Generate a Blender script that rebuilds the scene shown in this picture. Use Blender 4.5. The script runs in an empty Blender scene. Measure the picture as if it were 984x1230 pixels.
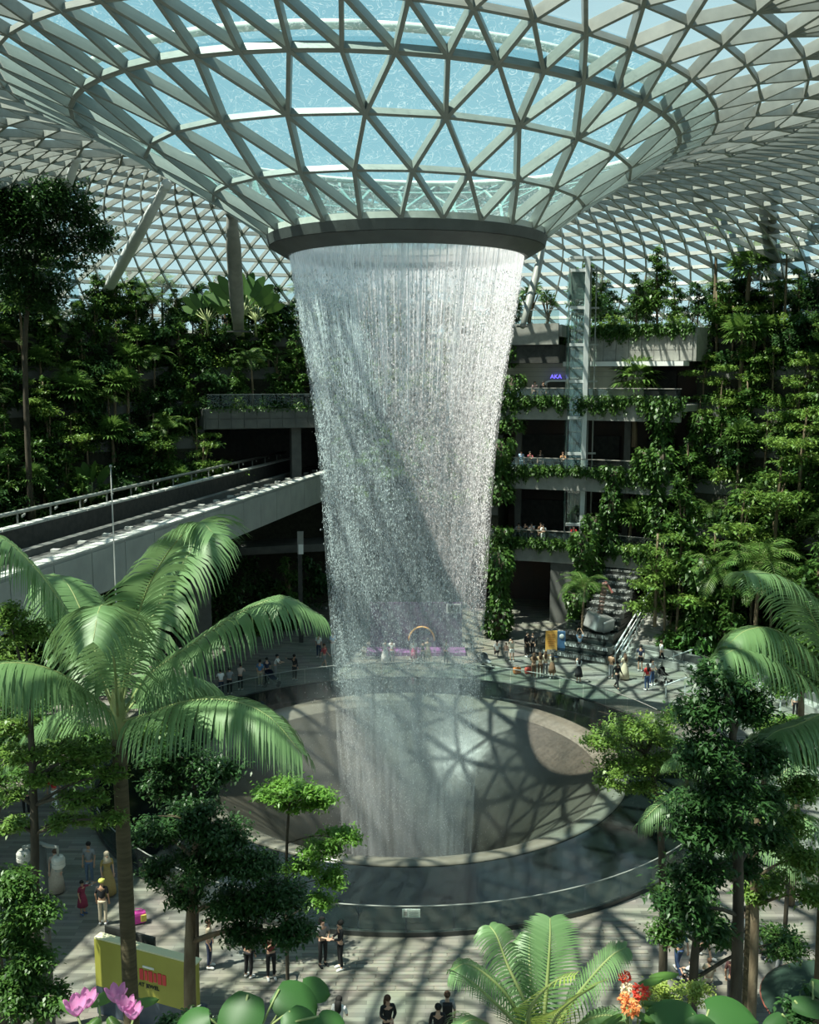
import bpy, math, random
import numpy as np
from mathutils import Vector, Matrix, Quaternion
random.seed(7)
rng = np.random.default_rng(11)
scene = bpy.context.scene
col = scene.collection
R_ = math.radians
# ------------------------------------------------------------------ camera, sky, sun, exposure
CX, CY, CZ = 0.115, 0.0, 19.0          # camera position in metres; pool axis stands at (0, PY)
PY = 46.57
F = 1200.0                             # focal length for a 984 x 1230 frame
PITCH = R_(7.75)
cd = bpy.data.cameras.new('camera')
cd.sensor_fit = 'VERTICAL'; cd.sensor_height = 24.0; cd.lens = 24.0 * F / 1230.0
cd.clip_start = 0.1; cd.clip_end = 2000
cam = bpy.data.objects.new('camera', cd); col.objects.link(cam)
cam.location = (CX, CY, CZ); cam.rotation_euler = (math.pi/2 - PITCH, 0, 0)
scene.camera = cam
SUN_DIR = Vector((-0.42, -0.16, 0.89)).normalized()      # towards the sun
w = bpy.data.worlds.new('sky'); scene.world = w; w.use_nodes = True
nt = w.node_tree; nt.nodes.clear()
tcw = nt.nodes.new('ShaderNodeTexCoord'); spw = nt.nodes.new('ShaderNodeSeparateXYZ'); nt.links.new(tcw.outputs['Generated'], spw.inputs[0])
sky = nt.nodes.new('ShaderNodeValToRGB'); nt.links.new(spw.outputs['Z'], sky.inputs[0])        # hazy tropical sky: pale at the horizon, cyan blue overhead
sky.color_ramp.elements[0].position = 0.0; sky.color_ramp.elements[0].color = (0.46,0.72,0.79,1)
sky.color_ramp.elements[1].position = 0.75; sky.color_ramp.elements[1].color = (0.15,0.42,0.60,1)
bg = nt.nodes.new('ShaderNodeBackground'); bg.inputs[1].default_value = 0.82
wo = nt.nodes.new('ShaderNodeOutputWorld')
nt.links.new(sky.outputs[0], bg.inputs[0]); nt.links.new(bg.outputs[0], wo.inputs[0])
sd = bpy.data.lights.new('sun', 'SUN'); sd.energy = 10.5; sd.angle = R_(0.53); sd.color = (1.0, 0.93, 0.80)
sun = bpy.data.objects.new('sun', sd); col.objects.link(sun)
sun.rotation_euler = SUN_DIR.to_track_quat('Z', 'Y').to_euler(); sun.location = (0, 0, 60)
vs = scene.view_settings
vs.view_transform = 'Standard'; vs.look = 'None'; vs.gamma = 1.0; vs.exposure = 0.3; vs.use_curve_mapping = False
scene.cycles.transparent_max_bounces = 24
scene.cycles.max_bounces = 6
scene.cycles.use_denoising = True

# ------------------------------------------------------------------ pixel -> place helpers
CP, SP = math.cos(PITCH), math.sin(PITCH)
def ray(px, py):
    u = (615 - py) / F; x = (px - 492) / F
    return Vector((x, CP + u*SP, u*CP - SP))
def at_d(px, py, d):
    r = ray(px, py); return Vector((CX, CY, CZ)) + r * (d / r.y)
def at_z(px, py, z=0.0):
    r = ray(px, py); return Vector((CX, CY, CZ)) + r * ((z - CZ) / r.z)
def pol(R, deg, z=0.0):                 # polar about the pool axis, 0 = straight away from the camera, + = right
    a = R_(deg); return Vector((R*math.sin(a), PY + R*math.cos(a), z))
# ------------------------------------------------------------------ mesh helpers
def link(o, parent=None):
    col.objects.link(o)
    if parent is not None: o.parent = parent
    return o
def np_mesh(name, V, Fc, smooth=False):
    V = np.asarray(V, dtype=np.float32); Fc = np.asarray(Fc, dtype=np.int32)
    m = bpy.data.meshes.new(name); k = Fc.shape[1]
    m.vertices.add(len(V)); m.vertices.foreach_set('co', V.ravel())
    m.loops.add(Fc.size); m.loops.foreach_set('vertex_index', Fc.ravel())
    m.polygons.add(len(Fc)); m.polygons.foreach_set('loop_start', np.arange(len(Fc), dtype=np.int32)*k)
    m.polygons.foreach_set('loop_total', np.full(len(Fc), k, dtype=np.int32))
    if smooth: m.polygons.foreach_set('use_smooth', np.ones(len(Fc), dtype=bool))
    m.update(calc_edges=True); return m
class MB:
    def __init__(s): s.v = []; s.f = []
    def add(s, vs_, fs):
        n = len(s.v); s.v += [tuple(p) for p in vs_]; s.f += [tuple(i+n for i in f) for f in fs]; return s
    def box(s, c, d, rz=0.0, rx=0.0):
        M = Matrix.Translation(c) @ Matrix.Rotation(rz, 4, 'Z') @ Matrix.Rotation(rx, 4, 'X')
        P = [M @ Vector((x*d[0]/2, y*d[1]/2, z*d[2]/2)) for x in (-1, 1) for y in (-1, 1) for z in (-1, 1)]
        return s.add(P, [(0,1,3,2),(4,6,7,5),(0,4,5,1),(2,3,7,6),(0,2,6,4),(1,5,7,3)])
    def bar(s, p0, p1, w_, h, up=(0,0,1)):
        p0, p1 = Vector(p0), Vector(p1); t = (p1-p0).normalized(); up = Vector(up)
        a = t.cross(up)
        if a.length < 1e-4: a = t.cross(Vector((0,1,0)))
        a.normalize(); b = a.cross(t)
        P = [p + a*x*w_/2 + b*y*h/2 for p in (p0, p1) for x, y in ((-1,-1),(1,-1),(1,1),(-1,1))]
        return s.add(P, [(0,1,2,3),(7,6,5,4),(0,4,5,1),(1,5,6,2),(2,6,7,3),(3,7,4,0)])
    def tube(s, pts, rad, n=8):
        pts = [Vector(p) for p in pts]
        if not hasattr(rad, '__len__'): rad = [rad]*len(pts)
        V = []; Fs = []; prev = None
        for i, p in enumerate(pts):
            t = (pts[min(i+1, len(pts)-1)] - pts[max(i-1, 0)]).normalized()
            a = prev - t*prev.dot(t) if prev is not None else t.orthogonal()
            if a.length < 1e-5: a = t.orthogonal()
            a.normalize(); prev = a; b = t.cross(a)
            for k in range(n):
                g = 2*math.pi*k/n; V.append(p + (a*math.cos(g) + b*math.sin(g))*rad[i])
        for i in range(len(pts)-1):
            for k in range(n):
                k2 = (k+1) % n; Fs.append((i*n+k, i*n+k2, (i+1)*n+k2, (i+1)*n+k))
        Fs.append(tuple(range(n-1, -1, -1))); Fs.append(tuple((len(pts)-1)*n + k for k in range(n)))
        return s.add(V, Fs)
    def lathe(s, prof, n=64, c=(0, PY), a0=0.0, a1=2*math.pi, closed_prof=False):
        full = abs(a1-a0) > 6.28; m = n if full else n+1; V = []; Fs = []; k = len(prof)
        for i in range(m):
            a = a0 + (a1-a0)*i/n
            for r, z in prof: V.append((c[0]+r*math.sin(a), c[1]+r*math.cos(a), z))
        for i in range(n):
            j = (i+1) % m
            for q in range(k if closed_prof else k-1):
                q2 = (q+1) % k; Fs.append((i*k+q, j*k+q, j*k+q2, i*k+q2))
        if closed_prof and not full:
            Fs.append(tuple(range(k))); Fs.append(tuple(n*k + q for q in range(k-1, -1, -1)))
        return s.add(V, Fs)
    def sector(s, r0, r1, z0, z1, d0, d1, n=12):
        return s.lathe([(r0,z0),(r1,z0),(r1,z1),(r0,z1)], n, (0, PY), R_(d0), R_(d1), True)
    def ball(s, c, r, nu=10, nv=6):
        if not hasattr(r, '__len__'): r = (r, r, r)
        V = [(c[0], c[1], c[2]-r[2])]; Fs = []
        for i in range(1, nv):
            t = -math.pi/2 + math.pi*i/nv
            for j in range(nu):
                a = 2*math.pi*j/nu; V.append((c[0]+r[0]*math.cos(t)*math.cos(a), c[1]+r[1]*math.cos(t)*math.sin(a), c[2]+r[2]*math.sin(t)))
        V.append((c[0], c[1], c[2]+r[2])); L = len(V)-1
        for j in range(nu):
            Fs.append((0, 1+(j+1) % nu, 1+j)); Fs.append((L, 1+(nv-2)*nu+j, 1+(nv-2)*nu+(j+1) % nu))
            for i in range(nv-2):
                a = 1+i*nu; Fs.append((a+j, a+(j+1) % nu, a+nu+(j+1) % nu, a+nu+j))
        return s.add(V, Fs)
    def mesh(s, name, smooth=False):
        m = bpy.data.meshes.new(name); m.from_pydata(s.v, [], s.f)
        if smooth: m.polygons.foreach_set('use_smooth', np.ones(len(m.polygons), dtype=bool))
        m.update(); return m
    def build(s, name, mat, parent=None, smooth=False, world=True):
        o = bpy.data.objects.new(name, s.mesh(name, smooth)); o.data.materials.append(mat); link(o, parent)
        if parent is not None and world: o.matrix_parent_inverse = parent.matrix_basis.inverted()
        return o
def obj(name, mesh, mat=None, parent=None, world=True):
    o = bpy.data.objects.new(name, mesh)
    if mat is not None and not mesh.materials: mesh.materials.append(mat)
    link(o, parent)
    if parent is not None and world: o.matrix_parent_inverse = parent.matrix_basis.inverted()
    return o
def tag(o, label, cat, group=None, kind=None):
    o['label'] = label; o['category'] = cat
    if group: o['group'] = group
    if kind: o['kind'] = kind
    return o
def thing(name, label, cat, loc=(0,0,0), group=None, kind=None, rz=0.0, s=1.0):
    o = bpy.data.objects.new(name, None); o.empty_display_size = 0.3; col.objects.link(o)
    o.location = loc; o.rotation_euler = (0, 0, rz); o.scale = (s, s, s)
    return tag(o, label, cat, group, kind)
def copy_tree(o, parent=None):
    c = o.copy(); col.objects.link(c); c.parent = parent
    for ch in KIDS.get(o.name, ()): copy_tree(bpy.data.objects[ch], c)
    return c
KIDS = {}
# ------------------------------------------------------------------ materials
def new_mat(name):
    m = bpy.data.materials.new(name); m.use_nodes = True; n = m.node_tree; n.nodes.clear()
    out = n.nodes.new('ShaderNodeOutputMaterial'); return m, n, out
def N(n, t, **kw):
    x = n.nodes.new(t)
    for k, v in kw.items(): setattr(x, k, v)
    return x
def L(n, a, b): n.links.new(a, b)
def mat(name, c1, c2=None, rough=0.6, metal=0.0, scale=3.0, bump=0.0, bscale=30.0, spec=0.5, stretch=(1,1,1)):
    m, n, out = new_mat(name); p = N(n, 'ShaderNodeBsdfPrincipled')
    p.inputs['Roughness'].default_value = rough; p.inputs['Metallic'].default_value = metal
    p.inputs['Specular IOR Level'].default_value = spec
    tc = N(n, 'ShaderNodeTexCoord'); mp = N(n, 'ShaderNodeMapping'); mp.inputs['Scale'].default_value = stretch
    L(n, tc.outputs['Object'], mp.inputs['Vector'])
    if c2 is not None:
        nz = N(n, 'ShaderNodeTexNoise'); nz.inputs['Scale'].default_value = scale; nz.inputs['Detail'].default_value = 6
        L(n, mp.outputs[0], nz.inputs['Vector'])
        rp = N(n, 'ShaderNodeMapRange'); rp.inputs[1].default_value = 0.35; rp.inputs[2].default_value = 0.65
        L(n, nz.outputs[0], rp.inputs[0])
        mx = N(n, 'ShaderNodeMix', data_type='RGBA'); mx.inputs[6].default_value = (*c1, 1); mx.inputs[7].default_value = (*c2, 1)
        L(n, rp.outputs[0], mx.inputs[0]); L(n, mx.outputs[2], p.inputs['Base Color'])
    else: p.inputs['Base Color'].default_value = (*c1, 1)
    if bump:
        b = N(n, 'ShaderNodeTexNoise'); b.inputs['Scale'].default_value = bscale; b.inputs['Detail'].default_value = 5
        L(n, mp.outputs[0], b.inputs['Vector'])
        bp = N(n, 'ShaderNodeBump'); bp.inputs['Strength'].default_value = bump; bp.inputs['Distance'].default_value = 0.05
        L(n, b.outputs[0], bp.inputs['Height']); L(n, bp.outputs[0], p.inputs['Normal'])
    L(n, p.outputs[0], out.inputs[0]); return m
def leaf_mat(name, c1, c2, c3=None, trans=0.28, rough=0.42, var=0.5):
    m, n, out = new_mat(name)
    ge = N(n, 'ShaderNodeNewGeometry'); oi = N(n, 'ShaderNodeObjectInfo')
    mx = N(n, 'ShaderNodeMix', data_type='RGBA'); mx.inputs[6].default_value = (*c1, 1); mx.inputs[7].default_value = (*c2, 1)
    L(n, ge.outputs['Random Per Island'], mx.inputs[0])
    m2 = N(n, 'ShaderNodeMix', data_type='RGBA'); L(n, mx.outputs[2], m2.inputs[6])
    m2.inputs[7].default_value = (*(c3 or c1), 1)
    mu = N(n, 'ShaderNodeMath', operation='MULTIPLY'); mu.inputs[1].default_value = var; L(n, oi.outputs['Random'], mu.inputs[0])
    L(n, mu.outputs[0], m2.inputs[0])
    p = N(n, 'ShaderNodeBsdfPrincipled'); p.inputs['Roughness'].default_value = rough; p.inputs['Specular IOR Level'].default_value = 0.45
    L(n, m2.outputs[2], p.inputs['Base Color'])
    t = N(n, 'ShaderNodeBsdfTranslucent'); hs = N(n, 'ShaderNodeHueSaturation'); hs.inputs['Hue'].default_value = 0.485; hs.inputs['Value'].default_value = 1.5
    L(n, m2.outputs[2], hs.inputs['Color']); L(n, hs.outputs[0], t.inputs[0])
    ms = N(n, 'ShaderNodeMixShader'); ms.inputs[0].default_value = trans
    L(n, p.outputs[0], ms.inputs[1]); L(n, t.outputs[0], ms.inputs[2]); L(n, ms.outputs[0], out.inputs[0]); return m
def glass_mat(name, tint, gloss=0.08, rough=0.03, haze=0.0, hazecol=(0.85,0.92,0.93), pattern=None):
    m, n, out = new_mat(name)
    t = N(n, 'ShaderNodeBsdfTransparent'); t.inputs[0].default_value = (*tint, 1)
    g = N(n, 'ShaderNodeBsdfGlossy'); g.inputs['Roughness'].default_value = rough; g.inputs[0].default_value = (0.9,0.95,0.95,1)
    ms = N(n, 'ShaderNodeMixShader'); ms.inputs[0].default_value = gloss
    L(n, t.outputs[0], ms.inputs[1]); L(n, g.outputs[0], ms.inputs[2]); last = ms
    if haze:
        d = N(n, 'ShaderNodeBsdfDiffuse'); d.inputs[0].default_value = (*hazecol, 1)
        tr = N(n, 'ShaderNodeBsdfTranslucent'); tr.inputs[0].default_value = (*hazecol, 1)
        a = N(n, 'ShaderNodeMixShader'); a.inputs[0].default_value = 0.5; L(n, d.outputs[0], a.inputs[1]); L(n, tr.outputs[0], a.inputs[2])
        m2 = N(n, 'ShaderNodeMixShader'); L(n, ms.outputs[0], m2.inputs[1]); L(n, a.outputs[0], m2.inputs[2])
        if pattern:                                     # thin curls of running water on the pane
            tc = N(n, 'ShaderNodeTexCoord'); wv = N(n, 'ShaderNodeTexNoise'); wv.inputs['Scale'].default_value = pattern; wv.inputs['Detail'].default_value = 2; wv.inputs['Distortion'].default_value = 2.2
            L(n, tc.outputs['Object'], wv.inputs['Vector'])
            s1 = N(n, 'ShaderNodeMath', operation='SUBTRACT'); s1.inputs[1].default_value = 0.5; L(n, wv.outputs[0], s1.inputs[0])
            s2 = N(n, 'ShaderNodeMath', operation='ABSOLUTE'); L(n, s1.outputs[0], s2.inputs[0])
            mr = N(n, 'ShaderNodeMapRange'); mr.inputs[1].default_value = 0.0; mr.inputs[2].default_value = 0.022; mr.inputs[3].default_value = haze*6.0; mr.inputs[4].default_value = haze
            L(n, s2.outputs[0], mr.inputs[0]); L(n, mr.outputs[0], m2.inputs[0])
        else: m2.inputs[0].default_value = haze
        last = m2
    L(n, last.outputs[0], out.inputs[0]); return m
M = {}
M['steel'] = mat('painted_steel', (0.235,0.25,0.23), (0.29,0.305,0.28), 0.45, scale=2)
M['steel_white'] = mat('white_steel', (0.62,0.66,0.66), (0.70,0.73,0.72), 0.4, scale=2)
M['pane'] = glass_mat('wet_roof_glass', (0.66,0.88,0.88), 0.04, 0.05, 0.06, (0.80,0.93,0.94), 1.7)
M['pane_far'] = glass_mat('roof_glass', (0.84,0.93,0.92), 0.04, 0.05, 0.14, (0.8,0.86,0.84))
M['fascia'] = mat('dark_cladding', (0.075,0.08,0.075), (0.10,0.105,0.10), 0.55, scale=1.5)
M['fascia_light'] = mat('pale_gutter', (0.55,0.56,0.50), (0.62,0.62,0.56), 0.6)
M['concrete'] = mat('concrete', (0.22,0.225,0.21), (0.31,0.31,0.285), 0.85, scale=1.2, bump=0.15, bscale=14)
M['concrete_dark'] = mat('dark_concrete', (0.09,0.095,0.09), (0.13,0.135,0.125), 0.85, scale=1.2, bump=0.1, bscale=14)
M['girder'] = mat('girder_concrete', (0.27,0.29,0.27), (0.33,0.35,0.325), 0.7, scale=0.8)
M['girder_top'] = mat('pale_concrete', (0.55,0.56,0.52), (0.42,0.43,0.40), 0.75, scale=5)  # paler, more mottled concrete than the girder sides
M['rail_steel'] = mat('rail_steel', (0.30,0.29,0.26), (0.38,0.36,0.32), 0.5, metal=0.3, scale=4)
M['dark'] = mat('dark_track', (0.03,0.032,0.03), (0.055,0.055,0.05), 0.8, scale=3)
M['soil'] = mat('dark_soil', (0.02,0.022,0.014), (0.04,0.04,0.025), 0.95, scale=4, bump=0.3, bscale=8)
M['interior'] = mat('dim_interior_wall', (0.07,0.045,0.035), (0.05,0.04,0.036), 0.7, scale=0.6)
M['beige'] = mat('beige_shopfront', (0.40,0.38,0.30), (0.44,0.42,0.34), 0.6, scale=1)
M['white'] = mat('white_paint', (0.75,0.76,0.74), None, 0.45)
M['stone'] = mat('grey_stone_cladding', (0.24,0.24,0.22), (0.33,0.33,0.30), 0.8, scale=2, bump=0.1)
M['basin'] = mat('black_basin_wall', (0.03,0.034,0.034), (0.05,0.054,0.05), 0.28, scale=1)
M['lip'] = mat('wet_bronze_lip', (0.13,0.125,0.10), (0.17,0.165,0.135), 0.22, scale=1.4)
M['trunk'] = mat('brown_bark', (0.12,0.085,0.05), (0.2,0.16,0.10), 0.9, scale=6, bump=0.4, bscale=20, stretch=(1,1,0.3))
M['trunk_dark'] = mat('dark_bark', (0.045,0.036,0.025), (0.085,0.07,0.048), 0.9, scale=6, bump=0.4, bscale=20, stretch=(1,1,0.3))
M['trunk_palm'] = mat('ringed_palm_bark', (0.065,0.052,0.026), (0.11,0.09,0.048), 0.85, scale=5, bump=0.3, bscale=6, stretch=(0.3,0.3,3))
M['leaf_dark'] = leaf_mat('dark_glossy_leaves', (0.018,0.058,0.015), (0.045,0.115,0.03), (0.028,0.085,0.02))
M['leaf_mid'] = leaf_mat('mid_green_leaves', (0.042,0.11,0.02), (0.10,0.20,0.038), (0.035,0.10,0.02))
M['leaf_light'] = leaf_mat('light_green_leaves', (0.10,0.20,0.035), (0.19,0.30,0.06), (0.07,0.16,0.03))
M['leaf_lime'] = leaf_mat('lime_green_leaves', (0.10,0.24,0.035), (0.17,0.34,0.06), (0.12,0.26,0.04), trans=0.38)
M['leaf_yellow'] = leaf_mat('yellow_green_leaves', (0.24,0.33,0.06), (0.40,0.46,0.12), (0.2,0.3,0.05))
M['palm_near'] = leaf_mat('palm_leaflets', (0.105,0.20,0.075), (0.16,0.275,0.115), (0.12,0.225,0.085), trans=0.22, rough=0.46)
M['palm_far'] = leaf_mat('far_palm_leaves', (0.06,0.14,0.025), (0.14,0.25,0.055), (0.05,0.12,0.025))
M['broad'] = leaf_mat('broad_leaf_green', (0.022,0.085,0.018), (0.05,0.15,0.03), (0.03,0.10,0.02), trans=0.25, rough=0.5, var=0.9)
M['rachis'] = mat('palm_rachis', (0.20,0.26,0.09), (0.26,0.30,0.12), 0.5)
# ------------------------------------------------------------------ foliage builders
def leaf_cloud(P, ln, wd, up=0.75, droop=0.25, g=rng, az=None):
    n = len(P); a = g.uniform(0, 2*np.pi, n) if az is None else az
    l = ln * g.uniform(0.7, 1.3, n); wd_ = wd * g.uniform(0.7, 1.2, n)
    pit = g.normal(-droop, 0.45, n)
    d = np.stack([np.cos(a)*np.cos(pit), np.sin(a)*np.cos(pit), np.sin(pit)], 1)
    s = np.stack([-np.sin(a), np.cos(a), g.normal(0, 1-up, n)], 1); s /= np.linalg.norm(s, axis=1)[:, None]
    nr = np.cross(d, s); nr /= np.linalg.norm(nr, axis=1)[:, None]
    mid = P + d*(l*0.45)[:, None]
    V = np.empty((n, 4, 3)); V[:, 0] = P
    V[:, 1] = mid + s*(wd_/2)[:, None] + nr*(0.18*wd_)[:, None]
    V[:, 2] = P + d*l[:, None] - np.array([0, 0, 1])*(0.12*l)[:, None]
    V[:, 3] = mid - s*(wd_/2)[:, None] + nr*(0.18*wd_)[:, None]
    return V.reshape(-1, 3), np.arange(n*4).reshape(n, 4)
def ell_points(g, c, r, n, shell=0.35):
    d = g.normal(size=(n, 3)); d /= np.linalg.norm(d, axis=1)[:, None]
    q = g.uniform(0, 1, n)**shell
    return np.asarray(c) + d*q[:, None]*np.asarray(r)
def crown_points(g, clumps, n, sub=9, subr=0.38):
    vol = np.array([r[0]*r[1]+r[0]*r[2]+r[1]*r[2] for c, r in clumps]); vol = vol/vol.sum(); out = []
    for (c, r), v in zip(clumps, vol):
        k = max(8, int(n*v)); cs = ell_points(g, c, np.array(r)*0.8, sub, 0.45)      # twig clusters inside a clump
        idx = g.integers(0, sub, k)
        out.append(cs[idx] + g.normal(size=(k, 3))*np.array(r)*subr*0.52)
    return np.concatenate(out)
def crown_mesh(name, g, clumps, n, ln, wd, sub=9, subr=0.38, up=0.75, droop=0.25):
    V, Fc = leaf_cloud(crown_points(g, clumps, n, sub, subr), ln, wd, up, droop, g)
    return np_mesh(name, V, Fc)
def catmull(pts, n):
    P = [Vector(p) for p in pts]; P = [P[0]*2-P[1]] + P + [P[-1]*2-P[-2]]; out = []; m = len(P)-3
    for i in range(n):
        t = i/(n-1)*m; k = min(int(t), m-1); t -= k
        a, b, c, d = P[k:k+4]
        out.append(0.5*((2*b) + (c-a)*t + (2*a-5*b+4*c-d)*t*t + (3*b-a-3*c+d)*t*t*t))
    return out
def frond_meshes(pts, leaf, n=44, wd=0.05, hang=0.7, sweep=0.45, g=rng, rad=0.03, seg=3, taper=0.35, start=0.1, lift=0.25, side_w=(1,1)):
    """a feather frond: rachis tube plus folded strip leaflets on both sides, hanging under their own weight"""
    C = catmull(pts, 26); rb = MB(); k = len(C)
    rb.tube(C[::2] + [C[-1]], [rad*(1-0.85*i/(len(C[::2]))) for i in range(len(C[::2])+1)], 5)
    V = []; Fs = []
    D = catmull(pts, n)
    for i in range(int(n*start), n):
        t = i/(n-1); T = (D[min(i+1, n-1)] - D[max(i-1, 0)]).normalized()
        S = T.cross(Vector((0,0,1)))
        if S.length < 0.05: S = Vector((1,0,0))
        S.normalize(); U = S.cross(T)
        ll = leaf * (min(1, 0.45+2.2*t) * (1-(max(0, t-0.55)/0.45)**2*(1-taper)))
        for sg in (-1, 1):
            l = ll*g.uniform(0.92, 1.06)*side_w[0 if sg < 0 else 1]
            d = (S*sg*0.85 + T*sweep + U*lift).normalized(); p = D[i].copy(); b = len(V); ws = wd*(0.75+0.25*math.sin(math.pi*min(t+0.2, 1)))
            hg = hang*g.uniform(0.85, 1.15)
            for q in range(seg+1):
                f = q/seg; wq = ws*(0.55 if q == 0 else (1-f**3*0.92))
                sidev = T*wq*0.5
                V += [p - sidev, p + sidev]
                if q < seg:
                    d = (d + Vector((0,0,-1))*hg*(0.35+f)).normalized(); p = p + d*l/seg
            for q in range(seg): a = b+2*q; Fs.append((a, a+1, a+3, a+2))
    return rb.mesh('frond', True), np_mesh('leaflets', V, Fs)
def fan_leaf(g, V, Fs, base, dirv, stalk, rad, nseg=13, spread=R_(250), droop=0.35):
    d = Vector(dirv).normalized(); c = Vector(base) + d*stalk
    S = d.cross(Vector((0,0,1)));  S = S.normalized() if S.length > 0.05 else Vector((1,0,0)); U = S.cross(d).normalized()
    b = len(V); V += [Vector(base)+S*0.02, Vector(base)-S*0.02, c-S*0.02, c+S*0.02]; Fs.append((b, b+1, b+2, b+3))
    for i in range(nseg):
        a = -spread/2 + spread*(i+0.5)/nseg; ha = spread/nseg*0.42
        r = rad*g.uniform(0.88, 1.05); v = d*math.cos(a) + S*math.sin(a); pv = d*math.cos(a+math.pi/2) + S*math.sin(a+math.pi/2)
        m_ = c + v*r*0.6 + U*0.04*rad; b = len(V)
        V += [c, m_ + pv*r*0.6*math.tan(ha), c + v*r - Vector((0,0,1))*droop*r*0.5, m_ - pv*r*0.6*math.tan(ha)]; Fs.append((b, b+1, b+2, b+3))
# ------------------------------------------------------------------ floor and paving
def paving_mat():
    m, n, out = new_mat('paving'); tc = N(n, 'ShaderNodeTexCoord'); b = N(n, 'ShaderNodeTexBrick')
    b.inputs['Scale'].default_value = 1.0; b.inputs['Brick Width'].default_value = 1.2; b.inputs['Row Height'].default_value = 0.2
    b.inputs['Mortar Size'].default_value = 0.006; b.inputs['Color1'].default_value = (0.135,0.133,0.112,1); b.inputs['Color2'].default_value = (0.25,0.243,0.205,1); b.inputs['Mortar'].default_value = (0.10,0.10,0.09,1)
    L(n, tc.outputs['Object'], b.inputs['Vector']); p = N(n, 'ShaderNodeBsdfPrincipled'); p.inputs['Roughness'].default_value = 0.7
    nz = N(n, 'ShaderNodeTexNoise'); nz.inputs['Scale'].default_value = 0.7; nz.inputs['Detail'].default_value = 7; L(n, tc.outputs['Object'], nz.inputs['Vector'])
    mx = N(n, 'ShaderNodeMix', data_type='RGBA', blend_type='MULTIPLY'); mx.inputs[0].default_value = 0.35
    L(n, b.outputs[0], mx.inputs[6]); L(n, nz.outputs[1], mx.inputs[7]); L(n, mx.outputs[2], p.inputs['Base Color']); L(n, p.outputs[0], out.inputs[0]); return m
M['paving'] = paving_mat()
M['paver'] = None
def paver_mat():
    m, n, out = new_mat('paver_stone'); oi = N(n, 'ShaderNodeObjectInfo'); p = N(n, 'ShaderNodeBsdfPrincipled'); p.inputs['Roughness'].default_value = 0.65
    mx = N(n, 'ShaderNodeMix', data_type='RGBA'); mx.inputs[6].default_value = (0.135,0.133,0.112,1); mx.inputs[7].default_value = (0.265,0.258,0.215,1)
    L(n, oi.outputs['Random'], mx.inputs[0]); tc = N(n, 'ShaderNodeTexCoord'); nz = N(n, 'ShaderNodeTexNoise'); nz.inputs['Scale'].default_value = 4; nz.inputs['Detail'].default_value = 6
    L(n, tc.outputs['Object'], nz.inputs['Vector']); m2 = N(n, 'ShaderNodeMix', data_type='RGBA', blend_type='MULTIPLY'); m2.inputs[0].default_value = 0.3
    L(n, mx.outputs[2], m2.inputs[6]); L(n, nz.outputs[1], m2.inputs[7]); L(n, m2.outputs[2], p.inputs['Base Color']); L(n, p.outputs[0], out.inputs[0]); return m
M['paver'] = paver_mat()
floor_ = MB().lathe([(14.0,-0.02),(74,-0.02),(74,-0.5),(14.0,-0.5)], 96, closed_prof=True).build('floor', M['paving'])
tag(floor_, 'grey stone plank paving of the plaza around the basin', 'floor', kind='structure')
pm = MB().box((0,0,0), (1.17, 0.18, 0.03)).mesh('paver'); pm.materials.append(M['paver'])
cnt = 0
for r in range(60):
    y = 33.4 - 0.2*r
    if cnt >= 300 or y < 29.0: break
    half = 0.36*y + 0.3; x = -4.6 + (0.6 if r % 2 else 0)
    while x < 8.0 and cnt < 300:
        if math.hypot(x, y-PY) > 15.4:
            o = bpy.data.objects.new('paver', pm); link(o, floor_); o.location = (x + 0.04*((r*7) % 5 - 2), y, -0.009); cnt += 1
        x += 1.2
# ------------------------------------------------------------------ roof: funnel and dome of glass triangles on a steel grid
RINGS = [(6.2,25.28,24,-1.8,0,0), (8.2,26.65,24,4.2,-.38,.02), (10.6,28.05,24,-3.4,-.77,.03), (13.0,29.4,48,-3.4,-1.27,.04),
         (15.2,30.35,48,.35,-2.0,.06), (17.3,30.9,48,-3.4,-2.5,.06), (19.3,31.1,48,.35,-2.8,.05), (21.0,31.15,144,.35,-2.9,.035)]
for k in range(1, 26):
    t = R_(3.55*k); Rk = 21.0 + 41*math.sin(t); zk = 31.15*math.cos(t)
    RINGS.append((Rk, max(zk, -0.3), 144, .35 + (1.25 if k % 2 else 0), -2.9*max(0, 1-k/12), .03*max(0, 1-k/8)))
def roof_z(x, y):
    r = math.hypot(x, y-PY); return float(np.interp(r, [q[0] for q in RINGS], [q[1] for q in RINGS]))
def ring_nodes(k):
    Rk, z, n, ph, cx, tl = RINGS[k]; out = []
    for j in range(n):
        a = R_(ph + 360.0*j/n); x = Rk*math.sin(a); out.append(Vector((cx + x, PY - Rk*math.cos(a), z - tl*x)))
    return out
NODES = [ring_nodes(k) for k in range(len(RINGS))]
roof = thing('ceiling', 'glass and steel lattice roof that dips into a funnel over the waterfall', 'roof', (0, PY, 25.0), kind='structure')
unit = MB().box((0,0,0), (1,1,1)).mesh('beam'); unit.materials.append(M['steel'])
unit2 = MB().box((0,0,0), (1,1,1)).mesh('ring_beam'); unit2.materials.append(M['steel'])
def beam_matrix(p0, p1, w_, h, nrm):
    t = (p1-p0); l = t.length; t.normalize(); a = nrm.cross(t).normalized(); b = t.cross(a)
    return Matrix(((t.x*l, a.x*w_, b.x*h, (p0.x+p1.x)/2), (t.y*l, a.y*w_, b.y*h, (p0.y+p1.y)/2), (t.z*l, a.z*w_, b.z*h, (p0.z+p1.z)/2), (0,0,0,1)))
rinv = roof.matrix_basis.inverted()
far_b = MB(); far_p = MB()
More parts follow.
